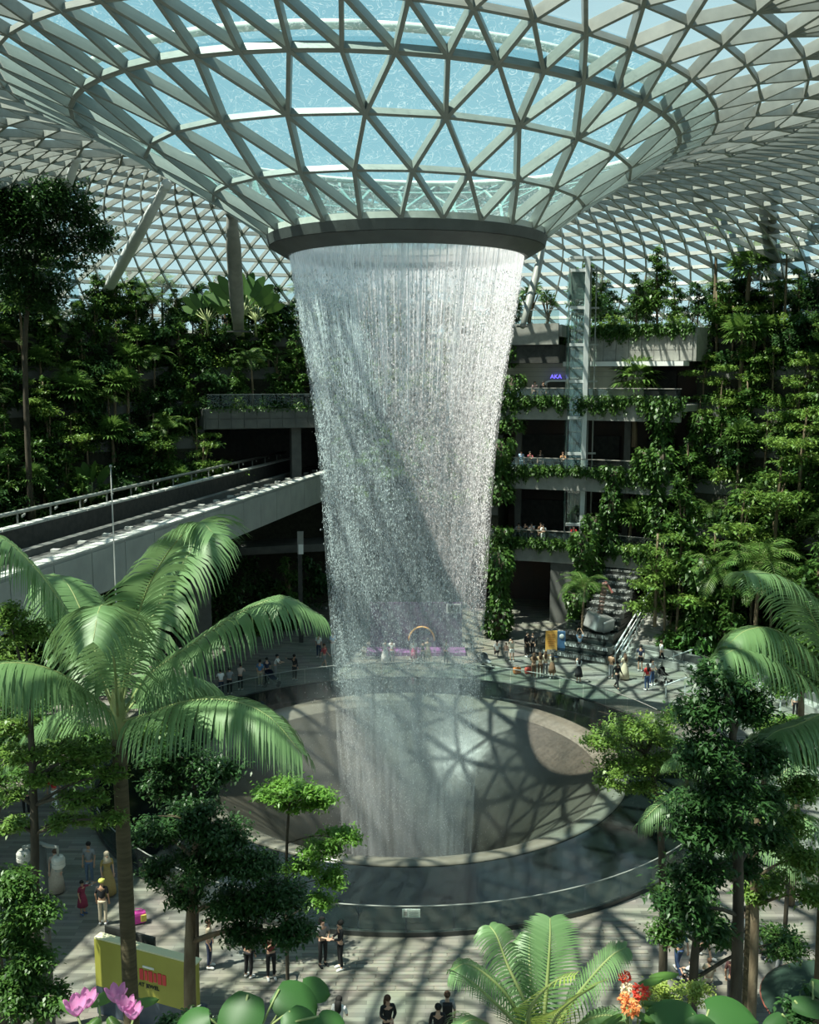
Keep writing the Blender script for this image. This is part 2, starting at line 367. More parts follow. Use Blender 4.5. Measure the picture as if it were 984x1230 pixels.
def slope_normal(p, k):
    k0, k1 = max(k-1, 0), min(k+1, len(RINGS)-1)
    dr = RINGS[k1][0]-RINGS[k0][0]; dz = RINGS[k1][1]-RINGS[k0][1]
    v = Vector((p.x-RINGS[k][4], p.y-PY, 0)).normalized(); return (Vector((0,0,1))*dr - v*dz).normalized()
for k in range(len(RINGS)):
    n = RINGS[k][2]; near = 1 <= k <= 4
    for j in range(n):
        p0, p1 = NODES[k][j], NODES[k][(j+1) % n]; nm = slope_normal((p0+p1)/2, k)
        if k == 0: continue
        if near:
            o = bpy.data.objects.new('ring_beam', unit2); link(o, roof); o.matrix_parent_inverse = rinv
            o.matrix_basis = beam_matrix(p0 - nm*0.02, p1 - nm*0.02, 0.13 if k != 3 else 0.2, 0.26 if k != 3 else 0.3, nm)
        else:
            far_b.bar(p0, p1, 0.10, 0.30, nm)
    if k == len(RINGS)-1: break
    n2 = RINGS[k+1][2]; tris = []; edges = []
    A, B = NODES[k], NODES[k+1]
    if n2 == n:
        fw = RINGS[k+1][3] > RINGS[k][3]
        for j in range(n):
            jb = j if fw else (j+1) % n                 # node of the next ring between j and j+1
            tris.append((A[j], A[(j+1) % n], B[jb])); tris.append((A[j], B[jb], B[(jb-1) % n]))
            edges += [(A[j], B[jb]), (A[j], B[(jb-1) % n])]
    else:
        f = n2//n                                    # the grid doubles or triples here
        for j in range(n):
            o0 = f*j; half = f//2
            fan = [B[(o0+q) % n2] for q in range(-(f-1-half) if f == 3 else -1, half+1)] if f == 2 else [B[(o0+q) % n2] for q in (-1, 0, 1)]
            if f == 2:
                fan = [B[(2*j-1) % n2], B[2*j], B[(2*j+1) % n2]]; nxt = fan[2]; tris += [(A[j], fan[1], fan[0]), (A[j], fan[2], fan[1]), (A[j], A[(j+1) % n], nxt)]
                edges += [(A[j], q) for q in fan]
            else:
                c2 = B[(o0+2) % n2]; tris += [(A[j], fan[1], fan[0]), (A[j], fan[2], fan[1]), (A[j], c2, fan[2]), (A[j], A[(j+1) % n], c2)]
                edges += [(A[j], q) for q in fan + [c2]]
    for p0, p1 in edges:
        nm = slope_normal((p0+p1)/2, k)
        if k <= 3:
            o = bpy.data.objects.new('beam', unit); link(o, roof); o.matrix_parent_inverse = rinv
            o.matrix_basis = beam_matrix(p0, p1, 0.15, 0.40, nm)
        else: far_b.bar(p0, p1, 0.14, 0.42, nm) if k < 7 else far_b.bar(p0, p1, 0.10, 0.36, nm)
    for T in tris:
        nm = (T[1]-T[0]).cross(T[2]-T[0]).normalized()
        if nm.z < 0: nm = -nm
        q = [p + nm*0.2 for p in T]
        if k <= 3:
            MB().add(q, [(0,1,2)]).build('pane', M['pane'], roof)
        else: far_p.add(q, [(0,1,2)])
far_b.build('lattice_beams', M['steel'], roof)['kind'] = 'stuff'
far_p.build('lattice_panes', M['pane_far'], roof)['kind'] = 'stuff'
def rchild(mb, name, m, smooth=True): return mb.build(name, m, roof, smooth)
rchild(MB().lathe([(6.05,25.42),(6.28,25.40),(6.28,25.14),(6.05,25.14)], 96, closed_prof=True), 'gutter_ring', M['fascia_light'], False)
rchild(MB().lathe([(6.1,25.16),(6.32,25.14),(6.22,24.72),(5.9,24.72)], 96, closed_prof=True), 'fascia_ring', M['fascia'], False)
rchild(MB().lathe([(5.9,24.70),(6.18,24.70),(5.45,24.28),(5.30,24.30),(5.30,24.7)], 96, closed_prof=True), 'drip_ring', M['fascia'], False)
rchild(MB().tube([(13.05*math.sin(a)-1.2, PY-13.05*math.cos(a), 30.05-.04*13*math.sin(a)) for a in [2*math.pi*i/72 for i in range(73)]], 0.16, 8), 'water_pipe', M['fascia_light'])
# slanted and upright columns that carry the roof
def column(px0, py0, px1, py1, d, r, m, label, group=None, dt=None):
    d1 = 40.0                                       # the head meets the roof where the sight line reaches it
    if dt: d1 = dt
    else:
        while d1 < 100:
            q = at_d(px1, py1, d1)
            if q.y > PY+14 and q.z > roof_z(q.x, q.y)-0.3: break
            d1 += 0.25
    p1 = at_d(px1, py1, d1); p0 = at_d(px0, py0, d)
    q = p0 + (p0-p1)*((p0.z-22.5)/(p1.z-p0.z)) if p0.z > 22.5 else p0
    t = thing('roof_column', label, 'column', q, group)
    MB().tube([q, q+(p1-q)*0.25, q+(p1-q)*0.75, p1], [r*0.7, r, r, r*0.6], 14).build('shaft', m, t, True)
    MB().ball(p1, r*0.85).build('head_joint', m, t, True)
    MB().box(q + Vector((0,0,0.05)), (r*3, r*3, 0.1)).build('base_plate', M['fascia'], t)
column(136, 336, 200, 222, 80, 0.42, M['steel_white'], 'pale slanted round steel column rising from the left planted terraces to the roof')
column(60, 290, 92, 190, 80, 0.4, M['steel_white'], 'slanted steel column half hidden by the big dark tree')
column(928, 335, 928, 203, 83, 0.33, M['concrete_dark'], 'dark upright column among the trees above the right terraces')
column(924, 335, 914, 238, 84, 0.34, M['steel_white'], 'bright white slanted column right behind the dark upright column')
column(938, 330, 982, 256, 84, 0.34, M['steel_white'], 'slanted white column leaning away from the dark upright column')
column(632, 376, 655, 286, 74, 0.27, M['steel'], 'slim grey slanted column beside the lift tower balcony')
column(905, 305, 842, 226, 82, 0.3, M['steel'], 'grey slanted column behind the tall fan palm')
column(285, 372, 278, 255, 80, 0.55, M['concrete'], 'thick pale upright pier behind the paddle leaved plants')
# ------------------------------------------------------------------ basin under the waterfall
pool = thing('fountain_basin', 'huge round black basin with glass balustrade and sunken bronze bowl under the waterfall', 'fountain', (0, PY, 0))
MB().lathe([(14.55,0.16),(14.70,0.16),(14.70,-0.4),(14.55,-0.4)], 128, closed_prof=True).build('kerb', M['basin'], pool)
MB().lathe([(10.45,-0.4),(10.45,0.36),(14.6,0.10),(14.6,-0.4)], 128).build('basin_floor', M['basin'], pool, True)
def water_mat(name, c, rough, bs, bstr):
    m, n, out = new_mat(name); p = N(n, 'ShaderNodeBsdfPrincipled'); p.inputs['Base Color'].default_value = (*c, 1); p.inputs['Roughness'].default_value = rough
    p.inputs['Specular IOR Level'].default_value = 0.6
    tc = N(n, 'ShaderNodeTexCoord'); nz = N(n, 'ShaderNodeTexNoise'); nz.inputs['Scale'].default_value = bs; nz.inputs['Detail'].default_value = 4
    L(n, tc.outputs['Object'], nz.inputs['Vector']); bp = N(n, 'ShaderNodeBump'); bp.inputs['Strength'].default_value = bstr; bp.inputs['Distance'].default_value = 0.05
    L(n, nz.outputs[0], bp.inputs['Height']); L(n, bp.outputs[0], p.inputs['Normal']); L(n, p.outputs[0], out.inputs[0]); return m
M['black_water'] = water_mat('black_still_water', (0.006,0.009,0.009), 0.07, 1.2, 0.06)
M['film_water'] = water_mat('running_water_film', (0.05,0.055,0.05), 0.12, 5.0, 0.5)
def bowl_mat():
    m, n, out = new_mat('wet_bowl'); p = N(n, 'ShaderNodeBsdfPrincipled'); tc = N(n, 'ShaderNodeTexCoord')
    nz = N(n, 'ShaderNodeTexNoise'); nz.inputs['Scale'].default_value = 0.35; nz.inputs['Detail'].default_value = 5; nz.inputs['Distortion'].default_value = 0.6
    L(n, tc.outputs['Object'], nz.inputs['Vector']); mx = N(n, 'ShaderNodeMix', data_type='RGBA')
    mx.inputs[6].default_value = (0.040,0.040,0.032,1); mx.inputs[7].default_value = (0.075,0.07,0.055,1)
    mr = N(n, 'ShaderNodeMapRange'); mr.inputs[1].default_value = 0.35; mr.inputs[2].default_value = 0.65; L(n, nz.outputs[0], mr.inputs[0]); L(n, mr.outputs[0], mx.inputs[0])
    L(n, mx.outputs[2], p.inputs['Base Color']); p.inputs['Roughness'].default_value = 0.36; p.inputs['Specular IOR Level'].default_value = 0.55
    b = N(n, 'ShaderNodeTexNoise'); b.inputs['Scale'].default_value = 2.5; b.inputs['Detail'].default_value = 5; L(n, tc.outputs['Object'], b.inputs['Vector'])
    bp = N(n, 'ShaderNodeBump'); bp.inputs['Strength'].default_value = 0.25; bp.inputs['Distance'].default_value = 0.06; L(n, b.outputs[0], bp.inputs['Height']); L(n, bp.outputs[0], p.inputs['Normal'])
    L(n, p.outputs[0], out.inputs[0]); return m
M['bowl'] = bowl_mat()
MB().lathe([(10.47,0.41),(14.56,0.13)], 128).build('water_ring', M['black_water'], pool, True)
MB().lathe([(10.5,0.30),(10.55,0.44),(10.35,0.50),(9.7,0.36),(9.3,0.12)], 128).build('lip', M['lip'], pool, True)
MB().lathe([(9.35,0.14),(8.6,-0.35),(7.6,-1.05),(6.4,-2.1),(5.2,-3.5),(4.4,-5.2),(4.0,-7.5),(3.8,-11)], 128).build('bowl', M['bowl'], pool, True)
MB().lathe([(3.9,-10.9),(0.0,-10.9)], 64).build('bowl_bottom', M['film_water'], pool, True)
M['rail_glass'] = glass_mat('balustrade_glass', (0.80,0.86,0.84), 0.05, 0.02, 0.015)
NP = 56
for i in range(NP):
    a0, a1 = 360*i/NP + 0.12, 360*(i+1)/NP - 0.12
    MB().lathe([(14.64,0.16),(14.66,0.16),(14.66,1.06),(14.64,1.06)], 3, (0, PY), R_(a0), R_(a1), True).build('glass_panel', M['rail_glass'], pool)
MB().tube([(14.65*math.sin(a), PY+14.65*math.cos(a), 1.09) for a in [2*math.pi*i/128 for i in range(129)]], 0.026, 6).build('handrail', M['steel'], pool, True)
p = at_d(494, 1097, 32.05); sg = MB().box(p, (0.62, 0.03, 0.3)).build('notice_plate', M['white'], pool)
lt = MB(); [lt.box(p + Vector((-0.2 + 0.0*i, -0.02, 0.0)), (0.1, 0.01, 0.16)) for i in range(1)]; [lt.box(p + Vector((0.08, -0.02, 0.07-0.07*i)), (0.32, 0.01, 0.02)) for i in range(3)]
lt.build('notice_print', M['concrete'], sg)
# ------------------------------------------------------------------ waterfall
FALL = [(24.4,5.32),(23.6,5.20),(22.5,5.02),(20.9,4.74),(19,4.40),(17.2,4.13),(15,3.90),(13.3,3.77),(9.4,3.52),(5.4,3.26),(1.2,3.02),(-4.0,2.75),(-8,2.6)]
fz = np.array([p[0] for p in FALL][::-1]); fr = np.array([p[1] for p in FALL][::-1])
def fall_r(z): return np.interp(z, fz, fr)
fall = thing('waterfall', 'tall round curtain of white falling water pouring from the roof funnel', 'waterfall', (0, PY, 0.0))
def sheet_mat(name, top, low, fine):
    m, n, out = new_mat(name); tc = N(n, 'ShaderNodeTexCoord'); sp = N(n, 'ShaderNodeSeparateXYZ'); L(n, tc.outputs['Object'], sp.inputs[0])
    def noise(scale, st, det=3):
        mp = N(n, 'ShaderNodeMapping'); mp.inputs['Scale'].default_value = st; L(n, tc.outputs['Object'], mp.inputs[0])
        z = N(n, 'ShaderNodeTexNoise'); z.inputs['Scale'].default_value = scale; z.inputs['Detail'].default_value = det; L(n, mp.outputs[0], z.inputs['Vector']); return z.outputs[0]
    def rng_(x, a, b, c, d):
        r = N(n, 'ShaderNodeMapRange'); r.inputs[1].default_value = a; r.inputs[2].default_value = b; r.inputs[3].default_value = c; r.inputs[4].default_value = d; L(n, x, r.inputs[0]); return r.outputs[0]
    def mul(a, b):
        q = N(n, 'ShaderNodeMath', operation='MULTIPLY'); L(n, a, q.inputs[0]); L(n, b, q.inputs[1]); return q.outputs[0]
    streak = rng_(noise(5.0, (1,1,0.06)), 0.40, 0.64, 0.25, 1.0)
    grain = rng_(noise(fine, (1,1,0.45), 2), 0.44, 0.66, 0.05, 1.0)
    h = rng_(sp.outputs['Z'], 14.0, 24.2, low, top)
    base = rng_(sp.outputs['Z'], 0.0, 6.0, 1.6, 1.0)            # spray thickens where the water lands
    soft = rng_(sp.outputs['Z'], 2.0, 9.0, 1.0, 0.0); milk = rng_(sp.outputs['Z'], 22.0, 24.3, 0.0, 1.0)
    def mixf(f, x, v):
        q = N(n, 'ShaderNodeMix', data_type='FLOAT'); L(n, f, q.inputs[0]); L(n, x, q.inputs[2]); q.inputs[3].default_value = v; return q.outputs[0]
    al = mul(mul(mul(mixf(milk, streak, 0.85), mixf(milk, mixf(soft, grain, 0.34), 0.9)), h), base)
    d = N(n, 'ShaderNodeBsdfDiffuse'); d.inputs[0].default_value = (0.93,0.95,0.97,1); t = N(n, 'ShaderNodeBsdfTranslucent'); t.inputs[0].default_value = (0.93,0.95,0.97,1)
    a = N(n, 'ShaderNodeMixShader'); a.inputs[0].default_value = 0.5; L(n, d.outputs[0], a.inputs[1]); L(n, t.outputs[0], a.inputs[2])
    tr = N(n, 'ShaderNodeBsdfTransparent'); ms = N(n, 'ShaderNodeMixShader'); L(n, al, ms.inputs[0]); L(n, tr.outputs[0], ms.inputs[1]); L(n, a.outputs[0], ms.inputs[2]); L(n, ms.outputs[0], out.inputs[0]); return m
M['sheet'] = sheet_mat('falling_water_sheet', 0.95, 0.30, 9.0)
M['thin_spray'] = sheet_mat('thin_spray', 0.12, 0.15, 18.0)
M['spray'] = sheet_mat('fine_spray', 0.30, 0.27, 14.0)
zs = np.linspace(24.4, -8, 60)
MB().lathe([(float(fall_r(z)), float(z)) for z in zs], 96).build('water_sheet', M['sheet'], fall, True)
MB().lathe([(float(fall_r(z))-0.25-0.02*(24-z), float(z)) for z in zs], 96).build('inner_spray', M['spray'], fall, True)
MB().lathe([(float(fall_r(z))+0.10+0.012*(24-z), float(z)) for z in zs[6:]], 96).build('outer_spray', M['spray'], fall, True)
m, n, out = new_mat('water_drops'); d_ = N(n, 'ShaderNodeBsdfDiffuse'); d_.inputs[0].default_value = (0.95,0.96,0.97,1); t_ = N(n, 'ShaderNodeBsdfTranslucent'); t_.inputs[0].default_value = (0.95,0.96,0.97,1)
a_ = N(n, 'ShaderNodeMixShader'); a_.inputs[0].default_value = 0.5; L(n, d_.outputs[0], a_.inputs[1]); L(n, t_.outputs[0], a_.inputs[2]); L(n, a_.outputs[0], out.inputs[0]); M['drop'] = m
def drops(n, zlo, zhi, jit, w0, w1, l0, l1, pw=1.0):
    g = np.random.default_rng(5+n); z = zlo + (zhi-zlo)*g.uniform(0, 1, n)**pw; a = g.uniform(0, 2*np.pi, n)
    r = fall_r(z) + g.normal(0, jit, n)*(0.25 + (24.4-z)/24.4)
    c = np.stack([r*np.sin(a), PY + r*np.cos(a), z], 1); fs = 0.5 + 0.5*np.clip((z+4)/26, 0, 1); wd = g.uniform(w0, w1, n)*fs; ln = g.uniform(l0, l1, n)*fs
    V = np.empty((n, 4, 3)); yaw = g.uniform(0, 6.28, n)
    V[:, 0] = c + np.stack([0*ln, 0*ln, ln], 1)
    for k in range(3):
        q = yaw + 2.094*k; V[:, k+1] = c + np.stack([wd*np.cos(q), wd*np.sin(q), -ln*0.4], 1)
    Fb = np.array([(0,1,2),(0,2,3),(0,3,1),(1,3,2)]); Fc = (np.arange(n)[:, None, None]*4 + Fb[None]).reshape(-1, 3)
    return np_mesh('droplets', V.reshape(-1, 3), Fc)
o = obj('droplets', drops(40000, -2, 23.5, 0.16, 0.010, 0.028, 0.03, 0.10, 0.75), M['drop'], fall); o['kind'] = 'stuff'
o = obj('splash', drops(6000, -4, 6, 0.75, 0.010, 0.022, 0.02, 0.05, 1.4), M['drop'], fall); o['kind'] = 'stuff'
st = MB(); g = np.random.default_rng(3)
for i in range(420):
    a = g.uniform(0, 2*math.pi); z0 = 24.35; z1 = 24.35 - g.uniform(1.0, 7.5); k = 5; wd = g.uniform(0.010, 0.028); V = []; dr = g.normal(0, 0.05)
    for q in range(k+1):
        z = z0 + (z1-z0)*q/k; r = float(fall_r(z)) + dr; wq = wd*(1-0.6*q/k)
        for s_ in (-1, 1): V.append((r*math.sin(a+s_*wq/r), PY + r*math.cos(a+s_*wq/r), z))
    st.add(V, [(2*q, 2*q+1, 2*q+3, 2*q+2) for q in range(k)])
o = st.build('water_threads', M['drop'], fall); o['kind'] = 'stuff'
m, n, out = new_mat('spray_mist'); vsn = N(n, 'ShaderNodeVolumeScatter'); vsn.inputs['Color'].default_value = (0.95,0.97,0.97,1); vsn.inputs['Density'].default_value = 0.022; vsn.inputs['Anisotropy'].default_value = 0.2
tc = N(n, 'ShaderNodeTexCoord'); mpv = N(n, 'ShaderNodeMapping'); mpv.inputs['Location'].default_value = (0, -PY/8.8, -0.8/6.5); mpv.inputs['Scale'].default_value = (1/8.8, 1/8.8, 1/6.5)
L(n, tc.outputs['Object'], mpv.inputs[0]); vl = N(n, 'ShaderNodeVectorMath', operation='LENGTH'); L(n, mpv.outputs[0], vl.inputs[0])     # spray thins out away from where the water lands
mrv = N(n, 'ShaderNodeMapRange', interpolation_type='SMOOTHSTEP'); mrv.inputs[1].default_value = 0.15; mrv.inputs[2].default_value = 1.0; mrv.inputs[3].default_value = 0.05; mrv.inputs[4].default_value = 0.0
L(n, vl.outputs['Value'], mrv.inputs[0]); L(n, mrv.outputs[0], vsn.inputs['Density'])
L(n, vsn.outputs[0], out.inputs['Volume']); M['mist'] = m
o = MB().lathe([(0.001,-3.5),(4.6,-3.2),(7.6,-0.6),(8.9,0.7),(8.7,2.2),(7.2,4.5),(5.0,6.4),(0.001,7.3)][::-1], 48).build('mist', M['mist'], fall, True); o['kind'] = 'stuff'
for dr_ in (-0.5, -0.16, 0.24): MB().lathe([(float(fall_r(z))+dr_*(0.35+(24-z)/20), float(z)) for z in zs[3:]], 96).build('thin_spray', M['thin_spray'], fall, True)
# ------------------------------------------------------------------ planted terraces (the hill) and the open floors
def bands(mb, d0, d1, steps, rmax=50, zbase=-0.4):
    zb = zbase
    for (z, R0) in steps:
        mb.sector(R0, rmax, zb, z, d0, d1, max(3, int((d1-d0)/4))); zb = z
STEPS_L = [(3,33.5),(6,34.5),(8.75,35.5),(11.5,36.6),(14.25,37.8),(17,39.0),(19.75,40.2),(22.5,41.4)]
STEPS_R = [(2.2,30.5),(5.5,31.6),(8.5,32.8),(11.5,34.0),(14.25,35.2),(17,36.4),(19.75,37.6),(22.5,38.8)]
STEPS_C = [(5.5,33.0),(8.5,33.9),(11.5,34.8),(14.25,35.8),(17,36.8),(19.75,37.8),(22.5,38.8)]
def terrace(name, d0, d1, steps, label, zb=-0.4):
    t = thing(name, label, 'terrace', pol(steps[0][1], (d0+d1)/2), kind='structure'); z = zb
    for (zt, R0) in steps:
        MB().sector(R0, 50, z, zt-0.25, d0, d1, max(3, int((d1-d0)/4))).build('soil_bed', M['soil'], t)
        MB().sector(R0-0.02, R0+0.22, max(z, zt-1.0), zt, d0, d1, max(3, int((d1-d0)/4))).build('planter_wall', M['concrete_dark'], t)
        z = zt-0.25
    return t
terrace('wall_left', -125, -25.5, STEPS_L, 'steep planted terraces behind the train bridge')
terrace('wall_centre', -9.5, 12.5, [(9.0,33.2)]+STEPS_C[2:], 'planted wall behind the falling water', 5.6)
terrace('wall_right', 36, 125, STEPS_R, 'steep planted terraces right of the open floors')
# train portal
M['clear_glass'] = glass_mat('clear_glass', (0.78,0.84,0.82), 0.02, 0.1)
port = thing('wall_portal', 'concrete tunnel mouth that swallows the train bridge', 'tunnel', pol(38, -17.5), kind='structure')
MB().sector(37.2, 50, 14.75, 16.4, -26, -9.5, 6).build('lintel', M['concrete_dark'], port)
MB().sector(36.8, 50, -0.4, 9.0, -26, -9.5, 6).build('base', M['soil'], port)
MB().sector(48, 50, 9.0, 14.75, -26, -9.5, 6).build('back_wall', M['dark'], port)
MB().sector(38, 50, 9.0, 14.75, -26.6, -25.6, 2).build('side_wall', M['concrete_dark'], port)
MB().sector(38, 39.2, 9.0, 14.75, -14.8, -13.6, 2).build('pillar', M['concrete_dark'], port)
zz = 16.4
for zt, R0 in [(19.75,40.4),(22.5,41.6)]:
    MB().sector(R0, 50, zz, zt-0.2, -26, -9.5, 6).build('soil_bed', M['soil'], port); MB().sector(R0-0.02, R0+0.2, zt-1.0, zt, -26, -9.5, 6).build('planter_wall', M['concrete_dark'], port); zz = zt-0.2
for i in range(9):
    a0 = -25.5 + 1.75*i
    MB().sector(37.35, 37.38, 16.4, 17.5, a0+0.05, a0+1.70, 1).build('glass_panel', M['clear_glass'], port)
MB().sector(37.33, 37.40, 17.5, 17.56, -25.5, -9.7, 8).build('handrail', M['steel'], port)
# lattice of stone slabs on the lintel
for i in range(10):
    for q in range(2):
        MB().sector(37.12, 37.22, 14.8+0.8*q, 15.55+0.8*q, -25.8+1.62*i, -25.8+1.62*i+1.55, 1).build('slab', M['concrete_dark'], port)
# open floors
FLO = [(6.0,31.3),(11.55,32.0),(16.9,32.8)]
fac = thing('wall_gallery', 'stacked open gallery floors with concrete parapets and glass rails beside the lift', 'gallery', pol(33, 24), kind='structure')
for i, (z, R0) in enumerate(FLO):
    MB().sector(R0+0.3, 50, z-0.5, z, 11.5, 37, 8).build('floor_slab', M['concrete'], fac)
    MB().sector(R0, R0+0.3, z-1.25, z+0.25, 11.5, 37, 8).build('parapet', M['concrete'], fac)
    for q in range(13):
        a0 = 11.6 + 1.95*q
        MB().sector(R0+0.12, R0+0.15, z+0.25, z+1.15, a0, a0+1.88, 1).build('glass_panel', M['rail_glass'], fac)
    MB().sector(R0+0.08, R0+0.19, z+1.15, z+1.21, 11.6, 37, 8).build('handrail', M['rail_steel'], fac)
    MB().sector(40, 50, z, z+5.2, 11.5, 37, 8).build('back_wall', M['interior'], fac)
    for a in (14.5, 21.5, 28.5):
        MB().box(pol(36.2, a, z+2.5), (0.5, 0.5, 5.0), -R_(a)).build('pillar', M['concrete_dark'], fac)
    for a in (15.8, 18.6, 24.5, 31):
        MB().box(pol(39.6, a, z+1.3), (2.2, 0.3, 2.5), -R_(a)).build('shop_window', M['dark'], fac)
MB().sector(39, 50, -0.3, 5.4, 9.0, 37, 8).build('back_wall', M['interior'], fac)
MB().sector(31.5, 32.4, -0.3, 5.0, 20.5, 26, 4).build('ground_wall', M['concrete_dark'], fac)
MB().sector(33.5, 50, 5.0, 5.6, -26, 12.5, 8).build('floor_slab', M['concrete_dark'], fac)
MB().sector(40, 50, -0.3, 5.4, -26, 12.5, 8).build('back_wall', M['dark'], fac)
# beige shop wall on the fourth floor, the roof terrace deck and its rounded balcony
MB().sector(35.4, 35.8, 16.9, 20.0, 12.6, 30.5, 6).build('shop_wall', M['beige'], fac)
for q in range(3): MB().sector(35.36, 35.42, 18.95+0.36*q, 18.98+0.36*q, 12.6, 30.5, 6).build('wall_groove', M['concrete'], fac)
MB().sector(34.6, 35.8, 19.75, 20.1, 20.5, 36.0, 6).build('pale_slab_edge', M['white'], fac)
MB().sector(35.5, 50, 20.1, 22.6, 20.5, 37, 6).build('stone_wall', M['stone'], fac)
for q in range(10):
    for r in range(3): MB().sector(35.42, 35.52, 20.15+0.82*r, 20.93+0.82*r, 20.6+1.6*q, 20.6+1.6*q+1.55, 1).build('slab', M['stone'], fac)
MB().sector(33.2, 50, 22.0, 22.9, 11.5, 20.8, 8).build('balcony_deck', M['concrete'], fac)
MB().sector(33.0, 33.25, 21.4, 23.0, 11.5, 20.4, 8).build('balcony_fascia', M['stone'], fac)
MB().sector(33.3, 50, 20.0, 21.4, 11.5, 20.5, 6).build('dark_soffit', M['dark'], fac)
for q in range(5): MB().sector(33.12, 33.15, 23.0, 24.0, 11.7+1.75*q, 13.38+1.75*q, 1).build('glass_panel', M['rail_glass'], fac)
MB().sector(33.08, 33.19, 24.0, 24.06, 11.6, 20.4, 6).build('handrail', M['steel'], fac)
sf = MB(); c0 = at_d(654, 479, 82.0); hh = 2.1
pth = [at_d(654, 481, 79.6), at_d(654, 464, 79.6), at_d(656, 459, 79.6), at_d(661, 457.5, 79.6), at_d(684, 457.5, 79.6)]
for a, b in zip(pth, pth[1:]): sf.bar(a, b, 0.12, 0.26, (0,1,0))
sf.build('white_arch', M['white'], fac)
MB().box(at_d(671, 470, 79.75), (1.75, 0.1, 1.5)).build('dark_doorway', M['dark'], fac)
m, n, out = new_mat('blue_neon'); e = N(n, 'ShaderNodeEmission'); e.inputs[0].default_value = (0.15,0.12,1.0,1); e.inputs[1].default_value = 2.2; L(n, e.outputs[0], out.inputs[0]); M['neon'] = m
def text(body, name, size, m, parent, loc, rot, ext=0.01):
    cu = bpy.data.curves.new(name, 'FONT'); cu.body = body; cu.size = size; cu.extrude = ext; cu.align_x = 'CENTER'; cu.align_y = 'CENTER'
    o = bpy.data.objects.new(name, cu); col.objects.link(o); dg = bpy.context.evaluated_depsgraph_get(); me = bpy.data.meshes.new_from_object(o.evaluated_get(dg))
    bpy.data.objects.remove(o); me.materials.clear(); me.materials.append(m); o = bpy.data.objects.new(name, me); link(o, parent)
    o.matrix_parent_inverse = parent.matrix_basis.inverted(); o.location = loc; o.rotation_euler = rot; return o
text('AKA', 'neon_letters', 0.45, M['neon'], fac, at_d(668, 452.5, 79.5), (math.pi/2, 0, 0))
# hidden body of the building and the roof garden deck
deck = MB().sector(43, 55, 21.9, 22.48, -125, 125, 60).build('floor_roof_garden', M['concrete']); tag(deck, 'roof garden deck behind the planted terraces', 'floor', kind='structure')
# ------------------------------------------------------------------ train bridge
BD = Vector((0.2055, 0.9787, 0)).normalized(); BN = Vector((-BD.y, BD.x, 0))      # along, and away to the left
B0 = Vector((-15.0, 37.0, 0))
def bp(s, o, z): q = B0 + BD*s + BN*o; return Vector((q.x, q.y, z))
bridge = thing('train_bridge', 'concrete train guideway bridge running from the left into the tunnel mouth', 'bridge', bp(24, 3.6, 0))
S0, S1 = -18, 58
MB().bar(bp(S0, 0.25, 10.45), bp(S1, 0.25, 10.45), 0.5, 2.1).build('near_girder', M['girder'], bridge)
for i in range(26):
    s0 = S0 + 3*i; 
    if s0+2.95 > S1: break
    MB().bar(bp(s0, -0.03, 10.4), bp(s0+2.94, -0.03, 10.4), 0.08, 1.95).build('girder_panel', M['girder'], bridge)
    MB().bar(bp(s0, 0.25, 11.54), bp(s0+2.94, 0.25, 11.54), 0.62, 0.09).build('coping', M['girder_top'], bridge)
MB().bar(bp(S0, 3.8, 9.9), bp(S1, 3.8, 9.9), 7.6, 0.9).build('deck', M['dark'], bridge)
MB().bar(bp(S0, 1.5, 11.1), bp(S1, 1.5, 11.1), 0.18, 0.22).build('guide_rail', M['rail_steel'], bridge)
for k in range(30):
    s0 = S0 + 2.5*k; MB().box(bp(s0, 1.5, 10.68), (0.14, 0.14, 0.66), 0.2).build('rail_post', M['rail_steel'], bridge)
    MB().box(bp(s0+0.9, 4.4, 10.55), (0.4, 0.28, 0.16), -0.2).build('cable_box', M['girder_top'], bridge)
MB().bar(bp(S0, 4.4, 10.42), bp(S1, 4.4, 10.42), 0.12, 0.1).build('conduit', M['rail_steel'], bridge)
MB().bar(bp(S0, 3.6, 10.5), bp(S1, 3.6, 10.5), 0.5, 0.35).build('running_track', M['concrete_dark'], bridge)
MB().bar(bp(S0, 5.6, 10.5), bp(S1, 5.6, 10.5), 0.5, 0.35).build('running_track', M['concrete_dark'], bridge)
MB().bar(bp(S0, 7.2, 10.7), bp(S1, 7.2, 10.7), 0.45, 1.5).build('far_girder', M['dark'], bridge)
for i in range(38):
    s0 = S0 + 2*i
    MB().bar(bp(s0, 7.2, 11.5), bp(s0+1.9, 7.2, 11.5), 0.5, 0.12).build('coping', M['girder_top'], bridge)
MB().tube([bp(S0, 8.1, 12.0), bp(S1, 8.1, 12.0)], 0.11, 8).build('handrail', M['steel'], bridge, True)
for i in range(24):
    MB().box(bp(S0+3.1*i, 7.75, 11.85), (0.9, 0.08, 0.1), R_(102)).build('rail_bracket', M['steel'], bridge)
    MB().box(bp(S0+3.1*i, 8.1, 11.0), (0.08, 0.08, 1.9)).build('rail_stanchion', M['steel'], bridge)
MB().bar(bp(S0, 7.75, 9.75), bp(S1, 7.75, 9.75), 1.0, 0.4).build('walkway', M['concrete_dark'], bridge)
for s0 in (0, 26, 50): MB().box(bp(s0, 3.8, 4.7), (1.3, 2.2, 9.6), R_(12)).build('pier', M['concrete_dark'], bridge)
